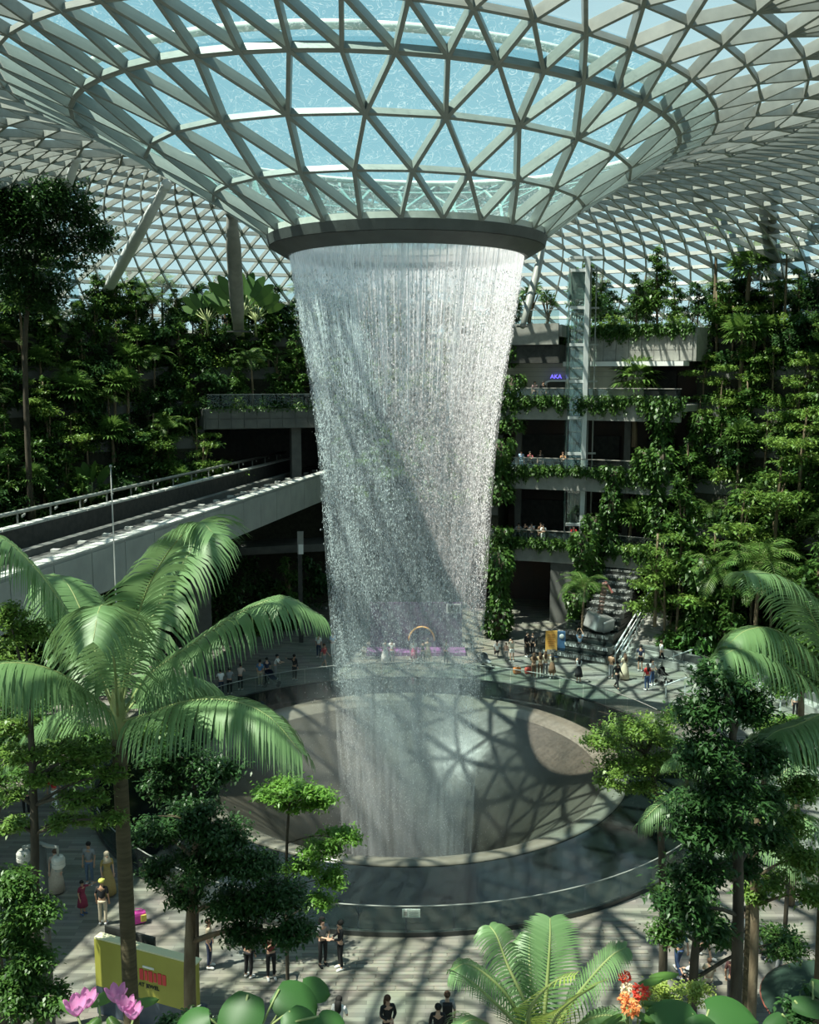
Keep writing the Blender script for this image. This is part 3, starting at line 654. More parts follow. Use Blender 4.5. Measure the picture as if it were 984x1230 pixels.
# ------------------------------------------------------------------ water cascade, stairs, hammer prop
casc = thing('water_cascade', 'stepped black stone cascade with running water and low front pools', 'cascade', pol(26, 31))
M['black_stone'] = mat('wet_black_stone', (0.03,0.034,0.032), (0.06,0.065,0.06), 0.25, scale=2)
def white_water():
    m, n, out = new_mat('white_running_water'); tc = N(n, 'ShaderNodeTexCoord'); mp = N(n, 'ShaderNodeMapping'); mp.inputs['Scale'].default_value = (6,6,1.2); L(n, tc.outputs['Object'], mp.inputs[0])
    z = N(n, 'ShaderNodeTexNoise'); z.inputs['Scale'].default_value = 2.5; z.inputs['Detail'].default_value = 4; L(n, mp.outputs[0], z.inputs['Vector'])
    mx = N(n, 'ShaderNodeMix', data_type='RGBA'); mx.inputs[6].default_value = (0.08,0.09,0.085,1); mx.inputs[7].default_value = (0.8,0.82,0.8,1)
    mr = N(n, 'ShaderNodeMapRange'); mr.inputs[1].default_value = 0.48; mr.inputs[2].default_value = 0.72; L(n, z.outputs[0], mr.inputs[0]); L(n, mr.outputs[0], mx.inputs[0])
    p = N(n, 'ShaderNodeBsdfPrincipled'); p.inputs['Roughness'].default_value = 0.15; L(n, mx.outputs[2], p.inputs['Base Color']); L(n, p.outputs[0], out.inputs[0]); return m
M['white_water'] = white_water()
CA = 30.5; cdir = Vector((math.sin(R_(CA)), math.cos(R_(CA)), 0)); cside = Vector((cdir.y, -cdir.x, 0)); CB = pol(22.0, CA)
def cq(f, s_, z): q = CB + cdir*f + cside*s_; return Vector((q.x, q.y, z))
def crect(mb, f0, f1, s0, s1, z0, z1):
    P = [cq(f, s_, z) for f in (f0, f1) for s_ in (s0, s1) for z in (z0, z1)]
    return mb.add(P, [(0,1,3,2),(4,6,7,5),(0,4,5,1),(2,3,7,6),(0,2,6,4),(1,5,7,3)])
for (f0, f1, s0, s1, z) in [(0.0, 6, -3.6, 2.6, 0.45), (0.9, 6, -3.0, 2.4, 0.95), (1.9, 6, -2.2, 2.1, 1.5)]:
    crect(MB(), f0, f1, s0, s1, 0, z).build('pool_tier', M['black_stone'], casc)
    crect(MB(), f0+0.15, f1, s0+0.15, s1-0.15, z, z+0.03).build('tier_water', M['black_water'], casc)
    crect(MB(), f0-0.03, f0, s0+0.3, s1-0.3, z-0.3, z-0.06).build('tier_veil', M['white_water'], casc)
for i in range(13):
    f0 = 3.2 + 0.72*i; z = 1.75 + 0.36*i
    crect(MB(), f0, f0+1.6, -0.9-0.06*i, 2.0-0.04*i, 0, z).build('step', M['black_stone'], casc)
    crect(MB(), f0-0.03, f0+0.72, -0.7-0.06*i, 1.8-0.04*i, z-0.09, z+0.02).build('step_water', M['white_water'], casc)
stairs = thing('stone_stairs', 'grey stone stairs with paired steel handrails climbing beside the cascade', 'stairs', cq(1, 4, 0))
for i in range(17):
    f0 = 0.9 + 0.5*i; crect(MB(), f0, f0+0.9, 2.75, 5.6, 0, 0.165*(i+1)).build('tread', M['stone'], stairs)
for s_ in (2.7, 3.15):
    MB().bar(cq(0.5, s_, 1.0), cq(8.6, s_, 3.75), 0.09, 0.09).build('handrail', M['steel_white'], stairs)
    for k in range(6): MB().box(cq(0.7+1.5*k, s_, 0.5+0.51*k), (0.06, 0.06, 1.1)).build('baluster', M['steel_white'], stairs)
    MB().bar(cq(0.5, s_, 0.5), cq(8.6, s_, 3.25), 0.05, 0.05).build('lower_rail', M['steel_white'], stairs)
stairs2 = thing('stone_stairs', 'upper flight of grey stone stairs half hidden by planting', 'stairs', cq(8, 6.5, 2.8))
for i in range(16): crect(MB(), 6.5+0.5*i, 7.4+0.5*i, 5.9, 8.6, 0, 2.4+0.2*(i+1)).build('tread', M['stone'], stairs2)
for s_ in (5.95, 8.5):
    MB().bar(cq(6.3, s_, 3.5), cq(14, s_, 6.7), 0.08, 0.08).build('handrail', M['steel_white'], stairs2)
ham = thing('giant_hammer_prop', 'giant grey hammer prop with wrapped handle standing on the cascade pool', 'prop', at_d(719, 752, 67.2))
hb = at_d(719, 747, 67.3); M['hammer'] = mat('hammer_grey', (0.28,0.295,0.29), (0.35,0.365,0.36), 0.45, metal=0.25, scale=2)
import bmesh
def bevel_box(name, d, m, parent, loc, rot, bev=0.12, seg=2):
    bm = bmesh.new(); bmesh.ops.create_cube(bm, size=1.0); bmesh.ops.scale(bm, vec=d, verts=bm.verts)
    bmesh.ops.bevel(bm, geom=list(bm.edges), offset=bev, segments=seg, affect='EDGES', profile=0.6); me = bpy.data.meshes.new(name); bm.to_mesh(me); bm.free(); me.materials.append(m)
    o = bpy.data.objects.new(name, me); link(o, parent); o.matrix_parent_inverse = parent.matrix_basis.inverted(); o.location = loc; o.rotation_euler = rot; return o
bevel_box('hammer_head', (1.55, 1.35, 1.15), M['hammer'], ham, hb, (R_(8), R_(14), R_(35)), 0.2, 3)
bevel_box('hammer_face', (0.2, 1.0, 0.85), M['hammer'], ham, hb + Vector((0.62, -0.42, -0.2)), (R_(8), R_(14), R_(-55)), 0.06, 1)
h0 = hb + Vector((0.12, 0.2, 0.5)); h1 = at_d(727, 699, 67.9)
for i in range(9):
    a = h0 + (h1-h0)*i/9; b = h0 + (h1-h0)*(i+0.8)/9
    MB().tube([a, a+(b-a)*0.5, b], [0.19, 0.22, 0.19], 10).build('handle_wrap', mat('handle_brown%d' % i, (0.16,0.10,0.08), (0.24,0.16,0.13), 0.7) if i == 0 else bpy.data.materials['handle_brown0'], ham, True)
MB().bar(h1, h1 + Vector((0.5, -0.1, -0.75)), 0.1, 0.18).build('strap', mat('strap_red', (0.42,0.16,0.14), None, 0.6), ham)
# ------------------------------------------------------------------ glass lift tower
lift = thing('glass_lift_tower', 'slender white steel and glass lift tower rising past the gallery floors', 'lift', at_d(702, 585, 76.6))
xm = at_d(703, 450, 76.6).x; yl = 76.6
z_top = at_d(703, 308, yl).z; z_bot = 6.0
MB().box((xm, yl, (z_top+z_bot)/2), (0.34, 0.42, z_top-z_bot)).build('mast', M['steel_white'], lift)
for z in np.arange(7.6, z_top, 2.75):
    MB().box((xm-0.6, yl, float(z)), (1.25, 0.22, 0.22)).build('cross_arm', M['steel_white'], lift)
    MB().box((xm+0.55, yl+0.3, float(z)), (0.9, 0.12, 0.14)).build('bracket', M['steel'], lift)
for dx in (-1.2, -0.75, 0.45, 0.85):
    MB().box((xm+dx, yl+0.9, (z_top+z_bot)/2-0.3), (0.09, 0.09, z_top-z_bot-0.8)).build('guide_rail', M['steel'], lift)
M['lift_glass'] = glass_mat('lift_glass', (0.70,0.82,0.80), 0.10, 0.02, 0.05)
for z in np.arange(7.6, z_top-2.7, 2.75):
    MB().box((xm-0.62, yl-0.05, float(z)+1.37), (1.1, 0.03, 2.45)).build('glass_panel', M['lift_glass'], lift)
    MB().box((xm-1.25, yl+0.75, float(z)+1.37), (0.03, 1.4, 2.45)).build('glass_panel', M['lift_glass'], lift)
MB().box((xm-0.1, yl+0.5, z_top-0.1), (2.4, 1.4, 0.2)).build('head_frame', M['steel_white'], lift)
MB().box((xm-0.65, yl+0.7, z_top-2.0), (1.0, 1.2, 2.2)).build('lift_car', M['concrete'], lift)
# ------------------------------------------------------------------ signs, stage, booth, lamps
def board(name, label, c, size, rz, m, parts=()):
    t = thing(name, label, 'sign', (c.x, c.y, c.z-size[2]/2)); MB().box(c, size, rz).build('panel', m, t); return t
M['orange'] = mat('orange_print', (0.85,0.42,0.08), (0.90,0.50,0.14), 0.5, scale=1.5)
c = at_z(662, 789); c.z = 0
ob = thing('notice_board', 'upright orange notice board with small print and dark picture by the cascade', 'sign', c)
MB().box(c + Vector((0,0,0.95)), (0.78, 0.08, 1.75)).build('panel', M['orange'], ob)
prm = mat('print_brown', (0.62,0.24,0.05), None, 0.6)
for k in range(6): MB().box(c + Vector((0,-0.05,1.55-0.15*k)), (0.5-0.06*(k % 3), 0.01, 0.05)).build('print_line', prm, ob)
MB().box(c + Vector((0,-0.05,0.36)), (0.6, 0.012, 0.34)).build('print_picture', mat('print_dark', (0.10,0.09,0.10), (0.5,0.45,0.38), 0.6, scale=9), ob)
MB().box(c + Vector((0.1,0.05,0.04)), (1.1, 0.5, 0.06)).build('foot', mat('foot_blue', (0.06,0.12,0.22), None, 0.5), ob)
c = at_z(673, 787); c.z = 0
bb = thing('information_totem', 'blue information totem half behind the orange notice board', 'sign', c)
MB().box(c + Vector((0.1,0.25,0.8)), (0.5, 0.3, 1.6)).build('panel', mat('totem_blue', (0.07,0.16,0.30), None, 0.5), bb); MB().ball(c + Vector((0.1,0.08,1.3)), (0.17,0.03,0.17)).build('white_emblem', M['white'], bb, True)
c = at_d(361, 652, 70)
ib = thing('information_sign', 'tall grey sign with a pale printed label in the shade under the train bridge', 'sign', (c.x, c.y, 0))
MB().box(c, (0.42, 0.16, 1.62), 0, 0).build('panel', M['concrete'], ib); MB().box(c + Vector((0.03,-0.1,-0.45)), (0.34, 0.02, 0.7)).build('label_print', M['white'], ib)
MB().box((c.x-0.05, c.y, (c.z-0.8)/2), (0.3, 0.12, c.z-0.8)).build('post', M['dark'], ib)
stage = thing('stage_backdrop', 'purple stage backdrop with orange arch behind the falling water', 'stage', at_z(492, 788))
c = at_z(500, 788); M['purple'] = mat('purple_print', (0.05,0.022,0.065), (0.11,0.05,0.13), 0.6, scale=0.8)
MB().box(c + Vector((0,1.5,1.7)), (6.4, 0.2, 3.4)).build('backdrop', M['purple'], stage)
MB().tube([c + Vector((0.4+0.9*math.cos(t), 1.35, 0.7+1.0*math.sin(t))) for t in [math.pi*i/12 for i in range(13)]], 0.06, 6).build('orange_arch', M['orange'], stage, True)
MB().box(c + Vector((0,0.9,0.12)), (6.8, 1.8, 0.24)).build('platform', mat('stage_pink', (0.22,0.09,0.25), None, 0.5), stage)
MB().box(c + Vector((2.6,1.38,3.0)), (1.0, 0.06, 0.65)).build('white_screen_frame', M['white'], stage)
MB().box(c + Vector((2.6,1.34,3.0)), (0.8, 0.04, 0.48)).build('screen', M['dark'], stage)
# yellow booth near the lower left
q0, q1 = at_z(119, 1215), at_z(240, 1251)
t = (q1-q0); ln = t.length; ang = math.atan2(t.y, t.x); mid = (q0+q1)/2
booth = thing('yellow_booth_counter', 'long yellow booth counter with red lettering and dark blue skirt below the tall palm', 'booth', (mid.x, mid.y, 0), rz=ang)
M['yellow'] = mat('booth_yellow', (0.31,0.30,0.05), (0.35,0.34,0.06), 0.5, scale=1)
def bl(mb, nm, m): return mb.build(nm, m, booth, world=False)
bl(MB().box((0,0.18,0.45), (ln, 0.5, 0.9)), 'skirt', mat('skirt_blue', (0.05,0.07,0.10), (0.08,0.10,0.13), 0.5))
bl(MB().box((0,0,1.65), (ln, 0.16, 1.5)), 'yellow_panel', M['yellow'])
bl(MB().box((0,0.08,2.42), (ln, 0.3, 0.05)), 'top_cap', mat('cap_cream', (0.7,0.68,0.45), None, 0.5))
bl(MB().box((-ln*0.25,0.45,1.75), (ln*0.5, 0.08, 1.6)), 'back_panel', M['dark'])
red = mat('letter_red', (0.62,0.04,0.05), None, 0.5)
for k, (wd_, hh_) in enumerate([(0.13,0.34),(0.1,0.30),(0.14,0.34),(0.1,0.28),(0.13,0.34),(0.12,0.32)]):
    bl(MB().box((-0.10+0.16*k, -0.09, 1.68), (wd_, 0.02, hh_)), 'red_letter', red)
tx = text('AT JEWEL', 'dark_letters', 0.17, M['dark'], booth, (0,0,0), (math.pi/2,0,0)); tx.matrix_parent_inverse = Matrix(); tx.location = (0.15, -0.1, 1.36)
bl(MB().box((0.15,-0.09,1.94), (0.4, 0.02, 0.06)), 'white_letters', M['white'])
# lantern pole
M['lamp_white'] = mat('lamp_cream', (0.5,0.5,0.46), None, 0.5)
c = at_d(52, 1075, 27.0); lp = thing('lantern_pole', 'dark pole with two white drum lanterns hanging from its cross arm', 'lamp', (c.x, c.y, 0))
zt = at_d(52, 1013, 27).z
MB().tube([(c.x, c.y, 0), (c.x, c.y, zt)], 0.16, 10).build('pole', M['fascia'], lp, True)
for sgn, ppx, ppy in ((-1, 28, 1027), (1, 70, 1034)):
    h = at_d(ppx, ppy, 26.8)
    MB().tube([(c.x, c.y, zt), ((c.x+h.x)/2, h.y, zt+0.02), (h.x, h.y, zt-0.02), (h.x, h.y, h.z+0.15)], [0.06,0.06,0.055,0.03], 8).build('arm', M['steel'], lp, True)
    MB().lathe([(0.0,h.z+0.16),(0.14,h.z+0.14),(0.19,h.z+0.06),(0.19,h.z-0.02),(0.175,h.z-0.03),(0.175,h.z-0.05),(0.19,h.z-0.06),(0.19,h.z-0.16),(0.15,h.z-0.2),(0.0,h.z-0.2)], 18, (h.x, h.y)).build('lantern', M['lamp_white'], lp)
    MB().lathe([(0.12,h.z-0.2),(0.1,h.z-0.3),(0,h.z-0.3)], 12, (h.x, h.y)).build('lantern_lens', M['steel'], lp)
# dark green parasol at the lower right
c = at_d(1010, 1215, 25.5); par = thing('green_parasol', 'broad dark green parasol with a thin red edge over the plaza', 'parasol', (c.x, c.y, 0))
M['green_cloth'] = mat('dark_green_cloth', (0.012,0.035,0.022), (0.018,0.045,0.03), 0.8, scale=1)
zc = c.z + 0.75; RC = 2.1
MB().lathe([(0.0,zc+0.35),(0.5,zc+0.27),(1.0,zc+0.1),(1.6,zc-0.2),(RC,zc-0.55),(RC,zc-0.62),(1.6,zc-0.28),(1.0,zc+0.02),(0.0,zc+0.2)], 40, (c.x, c.y)).build('canopy', M['green_cloth'], par, True)
MB().tube([(c.x+RC*math.sin(a), c.y+RC*math.cos(a), zc-0.58) for a in [2*math.pi*i/40 for i in range(41)]], 0.03, 6).build('red_edging', mat('edge_red', (0.18,0.05,0.035), None, 0.6), par, True)
MB().tube([(c.x, c.y, 0), (c.x, c.y, zc+0.3)], 0.05, 8).build('pole', M['steel'], par, True)
for k in range(8):
    a = 2*math.pi*k/8; MB().bar((c.x, c.y, zc+0.25), (c.x+RC*math.sin(a)*0.98, c.y+RC*math.cos(a)*0.98, zc-0.6), 0.03, 0.04).build('rib', M['steel'], par)
# bench planters on the right of the plaza
bn = thing('stone_bench', 'long curved dark stone bench and planter kerb at the foot of the right hillside', 'bench', pol(23.5, 50))
MB().sector(24.2, 25.0, 0, 0.45, 39, 74, 14).build('seat', M['stone'], bn); MB().sector(25.0, 25.35, 0, 0.9, 39, 74, 14).build('planter_kerb', M['concrete_dark'], bn)
bed = MB().sector(25.3, 30.6, 0.0, 0.8, 39.5, 80, 16).build('planting_bed', M['soil']); tag(bed, 'raised planting bed between the bench and the right terraces', 'planter', kind='structure')
for i, (px, py) in enumerate([(812,838),(820,802),(938,842),(950,855)]):
    q = at_z(px, py); hr = thing('ramp_handrail', 'short slanted steel ramp handrail at the plaza edge', 'handrail', (q.x, q.y, 0), 'ramp handrails at the plaza edge')
    MB().bar(q + Vector((-0.7,0,0.75)), q + Vector((0.7,0.3,1.15)), 0.06, 0.06).build('rail', M['steel_white'], hr)
    for f in (-0.6, 0.6): MB().box(q + Vector((f,0.15+0.2*f,0.5)), (0.05,0.05,1.0)).build('post', M['steel_white'], hr)
# ------------------------------------------------------------------ hillside plant kinds (each built once, then copied)
def proto(name, parts):                 # parts: (part name, mesh, material, kind)
    return name, parts
def plant(pr, loc, s, rz, label, cat, group, mats=None):
    t = thing(pr[0], label, cat, loc, group, rz=rz, s=s)
    for k, (nm, me, m, kd) in enumerate(pr[1]):
        if not me.materials: me.materials.append(m)
        o = bpy.data.objects.new(nm, me); link(o, t)
        if mats and kd: o.material_slots[0].link = 'OBJECT'; o.material_slots[0].material = mats
        if kd: o['kind'] = 'stuff'
    return t
def trunk_mesh(g, h, r, lean=0.05, branches=(), n=7):
    mb = MB(); a = g.uniform(0, 6.28); top = Vector((math.cos(a)*lean*h, math.sin(a)*lean*h, h)); mid = Vector((top.x*0.3+g.normal(0,.05), top.y*0.3+g.normal(0,.05), h*0.5))
    mb.tube(catmull([(0,0,-0.3), mid, top], 7), [r*(1.15-0.09*i) for i in range(7)], n)
    for b in branches: mb.tube(catmull([(mid.x*0.8, mid.y*0.8, h*0.45+0.2*g.uniform()), (Vector(b)+mid)/2 + Vector((0,0,0.1)), b], 5), [r*0.5, r*0.4, r*0.32, r*0.22, r*0.12], 5)
    return mb.mesh('trunk', True)
def broadleaf(seed, h, clumps, n, ln, wd, m, tm, r=0.09, nm='hillside_tree'):
    g = np.random.default_rng(seed)
    return proto(nm, [('trunk', trunk_mesh(g, h, r, 0.04, [c for c, _ in clumps]), tm, 0), ('crown', crown_mesh('crown', g, clumps, n, ln, wd), m, 1)])
def rclumps(seed, h0, h1, rad, k, flat=0.6):
    g = np.random.default_rng(seed); out = []
    for i in range(k):
        z = h0 + (h1-h0)*(i+0.5)/k; q = rad*(0.75-0.45*(i/k)); a = g.uniform(0, 6.28)
        out.append(((math.cos(a)*q*0.6, math.sin(a)*q*0.6, z), (q, q, q*flat)))
    return out
SLENDER = [broadleaf(20+i, 5.4, rclumps(20+i, 1.6, 6.0, 1.5, 7, 0.55), 1500, 0.36, 0.17, M['leaf_mid'], M['trunk']) for i in range(3)]
ROUND = [broadleaf(30+i, 3.6, rclumps(30+i, 1.6, 4.6, 2.2, 6, 0.55), 1700, 0.34, 0.17, M['leaf_dark'], M['trunk_dark']) for i in range(3)]
LAYER = [broadleaf(40+i, 5.0, rclumps(40+i, 2.2, 5.2, 2.6, 4, 0.22), 1700, 0.26, 0.13, M['leaf_light'], M['trunk'], nm='layered_tree') for i in range(3)]
def shrub(seed, m, ln=0.34, wd=0.17, n=420, r=(1.1,0.9,0.75)):
    g = np.random.default_rng(seed); st_ = MB()
    for i in range(5): a = g.uniform(0, 6.28); st_.tube([(0,0,-0.2), (math.cos(a)*0.25, math.sin(a)*0.25, 0.4), (math.cos(a)*0.5, math.sin(a)*0.5, 0.8)], [0.03,0.025,0.01], 4)
    P = ell_points(g, (0,0,0.5), r, n, 0.4); P = P[P[:, 2] > -0.1]; V, Fc = leaf_cloud(P, ln, wd, 0.7, 0.2, g)
    return proto('terrace_shrub', [('stems', st_.mesh('stems'), M['trunk_dark'], 0), ('foliage', np_mesh('foliage', V, Fc), m, 1)])
SHRUB = [shrub(50+i, M['leaf_mid']) for i in range(2)] + [shrub(60, M['leaf_dark'], 0.4, 0.22), shrub(61, M['leaf_light'], 0.3, 0.14), shrub(62, M['leaf_dark'], 0.3, 0.14)]
def fanpalm(seed, h, nf=24, rad=1.0, stalk=0.7, nm='fan_palm'):
    g = np.random.default_rng(seed); V = []; Fs = []
    for i in range(nf):
        a = 2.4*i; el = R_(75 - 105*i/nf); d = (math.cos(a)*math.cos(el), math.sin(a)*math.cos(el), math.sin(el))
        fan_leaf(g, V, Fs, (0,0,h), d, stalk*g.uniform(0.8,1.2), rad*g.uniform(0.85,1.1))
    return proto(nm, [('trunk', trunk_mesh(g, h, 0.14, 0.02), M['trunk'], 0), ('crown', np_mesh('crown', V, Fs), M['palm_far'], 1)])
FAN = [fanpalm(70+i, h) for i, h in enumerate((3.2, 4.6, 7.5))]
def featherpalm(seed, h, nf=14, Lf=2.4):
    g = np.random.default_rng(seed); parts = [('trunk', trunk_mesh(g, h, 0.11, 0.03), M['trunk'], 0)]; allV = []; allF = []; nn = 0; rb = MB()
    for i in range(nf):
        a = 2.4*i; e0 = R_(70-60*i/nf); pts = []; p = Vector((0,0,h)); e = e0
        for q in range(5):
            pts.append(p.copy()); p = p + Vector((math.cos(a)*math.cos(e), math.sin(a)*math.cos(e), math.sin(e)))*Lf/4; e -= R_(26)
        rm, lm = frond_meshes(pts, Lf*0.30, 22, 0.075, 0.55, 0.5, g, 0.022, 2)
        co = np.empty(len(lm.vertices)*3, dtype=np.float32); lm.vertices.foreach_get('co', co); fi = np.empty(len(lm.loops), dtype=np.int32); lm.loops.foreach_get('vertex_index', fi)
        allV.append(co.reshape(-1, 3)); allF.append(fi.reshape(-1, 4)+nn); nn += len(lm.vertices)
        rb.add([v.co for v in rm.vertices], [tuple(pp.vertices) for pp in rm.polygons]); bpy.data.meshes.remove(lm); bpy.data.meshes.remove(rm)
    parts += [('frond_ribs', rb.mesh('frond_ribs', True), M['rachis'], 1 and 0), ('crown', np_mesh('crown', np.concatenate(allV), np.concatenate(allF)), M['palm_far'], 1)]
    return proto('feather_palm', parts)
FEATHER = [featherpalm(80, 2.6), featherpalm(81, 4.4), featherpalm(82, 1.0, 12, 2.0)]
def paddle(seed, nl=9, Ll=2.6, h=1.2):
    g = np.random.default_rng(seed); V = []; Fs = []; stb = MB()
    for i in range(nl):
        f = (i/(nl-1)-0.5); el = R_(90-110*abs(f)); sg_ = 1 if f > 0 else -1; d0 = Vector((math.cos(el)*sg_, g.normal(0,.25), math.sin(el))).normalized(); b0 = Vector((0,0,h)); b1 = b0 + d0*1.4
        stb.tube([(0,0,-0.2), b0, b1], [0.13,0.09,0.04], 6); S = d0.cross(Vector((g.normal(0,.4),1,0.1))).normalized(); b = len(V)
        for q in range(7):
            t_ = q/6; wd_ = 0.36*math.sin(math.pi*(0.08+0.9*t_))**0.6; p_ = b1 + d0*Ll*0.75*t_ - Vector((0,0,0.35*t_*t_)); V += [p_-S*wd_, p_, p_+S*wd_]
        for q in range(6): a = b+3*q; Fs += [(a,a+1,a+4,a+3),(a+1,a+2,a+5,a+4)]
    return proto('paddle_leaf_plant', [('stalks', stb.mesh('stalks', True), M['rachis'], 0), ('leaves', np_mesh('leaves', V, Fs), M['leaf_mid'], 1)])
PADDLE = [paddle(90), paddle(91, 7, 2.2, 0.8)]
def spiky(seed, heads=5, h=2.4):
    g = np.random.default_rng(seed); V = []; Fs = []; tb = MB()
    for k in range(heads):
        a = 6.28*k/heads; top = Vector((math.cos(a)*0.7, math.sin(a)*0.7, h*g.uniform(0.6,1.1))); tb.tube(catmull([(0,0,-0.2),(math.cos(a)*0.2, math.sin(a)*0.2, h*0.4), top], 5), [0.09,0.08,0.07,0.06,0.05], 6)
        for i in range(34):
            el = math.asin(g.uniform(-0.35, 1)); az = g.uniform(0, 6.28); d = Vector((math.cos(az)*math.cos(el), math.sin(az)*math.cos(el), math.sin(el))); S = d.orthogonal().normalized()*0.045; b = len(V); l_ = g.uniform(0.6, 0.95)
            V += [top+S*0.6, top+d*l_*0.5+S, top+d*l_ - Vector((0,0,0.15)), top+d*l_*0.5-S]; Fs.append((b,b+1,b+2,b+3))
    return proto('spiky_dracaena', [('stems', tb.mesh('stems', True), M['trunk'], 0), ('leaf_rosettes', np_mesh('leaf_rosettes', V, Fs), M['leaf_mid'], 1)])
SPIKY = [spiky(95), spiky(96, 7, 3.0)]
def vine_column(seed, h=6.0, r=0.75, n=1500):
    g = np.random.default_rng(seed); z = g.uniform(0, h, n); a = g.uniform(0, 6.28, n); q = r*(0.75+0.35*np.sin(z*1.7+seed)+g.normal(0,.12,n)); P = np.stack([q*np.cos(a), q*np.sin(a), z], 1); V, Fc = leaf_cloud(P, 0.34, 0.24, 0.6, 0.6, g, az=a)
    tb = MB().tube([(0,0,-0.2),(0,0,h*0.95)], 0.3, 8)
    return proto('climber_column', [('stem', tb.mesh('stem', True), M['trunk_dark'], 0), ('foliage', np_mesh('foliage', V, Fc), M['leaf_mid'], 1)])
VINE = [vine_column(100), vine_column(101, 5, 0.9), vine_column(102, 7, 0.7)]
def trailing(seed, wd=2.4, n=520, drop=1.1):
    g = np.random.default_rng(seed); x = g.uniform(-wd/2, wd/2, n); lenx = drop*(0.35+0.65*np.abs(np.sin(x*3.1+seed))*g.uniform(0.3,1,n)); z = 0.25 - lenx*g.uniform(0,1,n)**0.9; P = np.stack([x, -0.12 - g.uniform(0,.3,n), z], 1)
    top = np.stack([g.uniform(-wd/2,wd/2,n//3), g.uniform(-.3,.35,n//3), g.uniform(.1,.5,n//3)], 1); V, Fc = leaf_cloud(np.concatenate([P, top]), 0.24, 0.13, 0.6, 0.7, g)
    sb = MB()
    for k in range(8): xx = -wd/2 + wd*(k+0.5)/8; sb.tube([(xx,0.1,0.1),(xx,-0.2,0.2),(xx+0.05,-0.28,-drop*g.uniform(.3,.9))], [0.015,0.012,0.006], 4)
    return proto('trailing_plant', [('stems', sb.mesh('stems'), M['trunk_dark'], 0), ('foliage', np_mesh('foliage', V, Fc), M['leaf_mid'], 1)])
TRAIL = [trailing(110), trailing(111, 2.2, 460, 1.6), trailing(112, 2.4, 480, 0.7)]
LB = {}
def lab(k, where):
    return {'S': ('slender green tree with thin trunk on the %s', 'tree'), 'R': ('round dark green bushy tree on the %s', 'tree'), 'L': ('light green flat layered tree on the %s', 'tree'),
            'B': ('low leafy shrub filling the planters of the %s', 'shrub'), 'F': ('fan palm with stiff round leaves on the %s', 'palm'), 'P': ('feathery palm with arching fronds on the %s', 'palm'),
            'D': ('spiky dracaena clump with sword leaves on the %s', 'plant'), 'V': ('leafy climber column on the %s', 'climber'), 'T': ('trailing plant spilling over the %s', 'plant'), 'W': ('tall paddle leaved plant on the %s', 'plant')}[k][0] % where
CATS = dict(S='tree', R='tree', L='tree', B='shrub', F='palm', P='palm', D='plant', V='climber', T='plant', W='plant')
SETS = dict(S=SLENDER, R=ROUND, L=LAYER, B=SHRUB, F=FAN, P=FEATHER, D=SPIKY, V=VINE, T=TRAIL, W=PADDLE)
SHRUB_LOOK = ('mid green leafy', 'fresh green leafy', 'dark large leaved', 'pale green fine leaved', 'dark fine leaved')
ORD = ('lowest', 'second', 'third', 'fourth', 'fifth', 'sixth', 'seventh', 'topmost')
def put(k, loc, s, where, rz=None, idx=None, mats=None, grp=None):
    st_ = SETS[k]; ix_ = random.randrange(len(st_)) if idx is None else idx; pr = st_[ix_]
    plant(pr, loc, s, random.uniform(0, 6.28) if rz is None else rz, ('low %s shrub on the %s' % (SHRUB_LOOK[ix_], where) if k == 'B' else lab(k, where)), CATS[k], '%s on the %s' % ({'tree':'trees','shrub':'shrubs','palm':'palms','plant':'plants','climber':'climbers'}[CATS[k]], grp or where) + (' (%s)' % {'S':'slender','R':'round','L':'layered','B':'low','F':'fan leaved','P':'feather leaved','D':'spiky','V':'climbing','T':'trailing','W':'paddle leaved'}[k]), mats)
def visible(p):
    d = p.y
    return d > 5 and abs(p.x/d) < 0.46
def plant_terraces(steps, d0, d1, where, mix, sp=2.3, bsp=1.7):
    for i, (z, R0) in enumerate(steps):
        arc = R_(d1-d0)*R0; depth = 1.1 if i < len(steps)-1 else 3.0
        for k in range(int(arc/sp)):
            a = d0 + (d1-d0)*(k+random.uniform(0.15, 0.85))/int(arc/sp); p = pol(R0+0.55+random.uniform(0, depth*0.35), a, z-0.25)
            if not visible(p): continue
            kd = random.choices([m_[0] for m_ in mix], [m_[1] for m_ in mix])[0]
            put(kd, p, random.uniform(0.7, 1.1)*(0.85 if z > 20 else 1), '%s terrace of the %s' % (ORD[i] if i < len(steps)-1 else 'topmost', where), grp=where)
        for k in range(int(arc/bsp)):
            a = d0 + (d1-d0)*(k+random.uniform(0.2, 0.8))/int(arc/bsp); p = pol(R0+0.25, a, z-0.2)
            if visible(p): put('B', p, random.uniform(0.75, 1.2), '%s terrace of the %s' % (ORD[i] if i < len(steps)-1 else 'topmost', where), grp=where)
LH, RH, CH = 'left hillside', 'right hillside', 'wall behind the waterfall'
plant_terraces(STEPS_L, -66, -26, LH, [('S',4),('R',4),('L',1.5),('F',1),('P',2.2),('W',.4)], 1.55, 1.3)
plant_terraces(STEPS_R, 36.5, 64, RH, [('S',4),('R',3),('L',3),('P',1),('F',.8),('V',1.5)], 1.6, 1.3)
plant_terraces([(9.0,33.2)]+STEPS_C[2:], -9, 12, CH, [('S',4),('R',2),('P',2),('V',3),('L',1)], 1.9, 1.6)
plant_terraces([(16.4,37.9),(19.75,40.4),(22.5,41.6)], -25.5, -10, 'slope above the tunnel', [('S',4),('R',2),('P',1)], 1.7, 1.5)
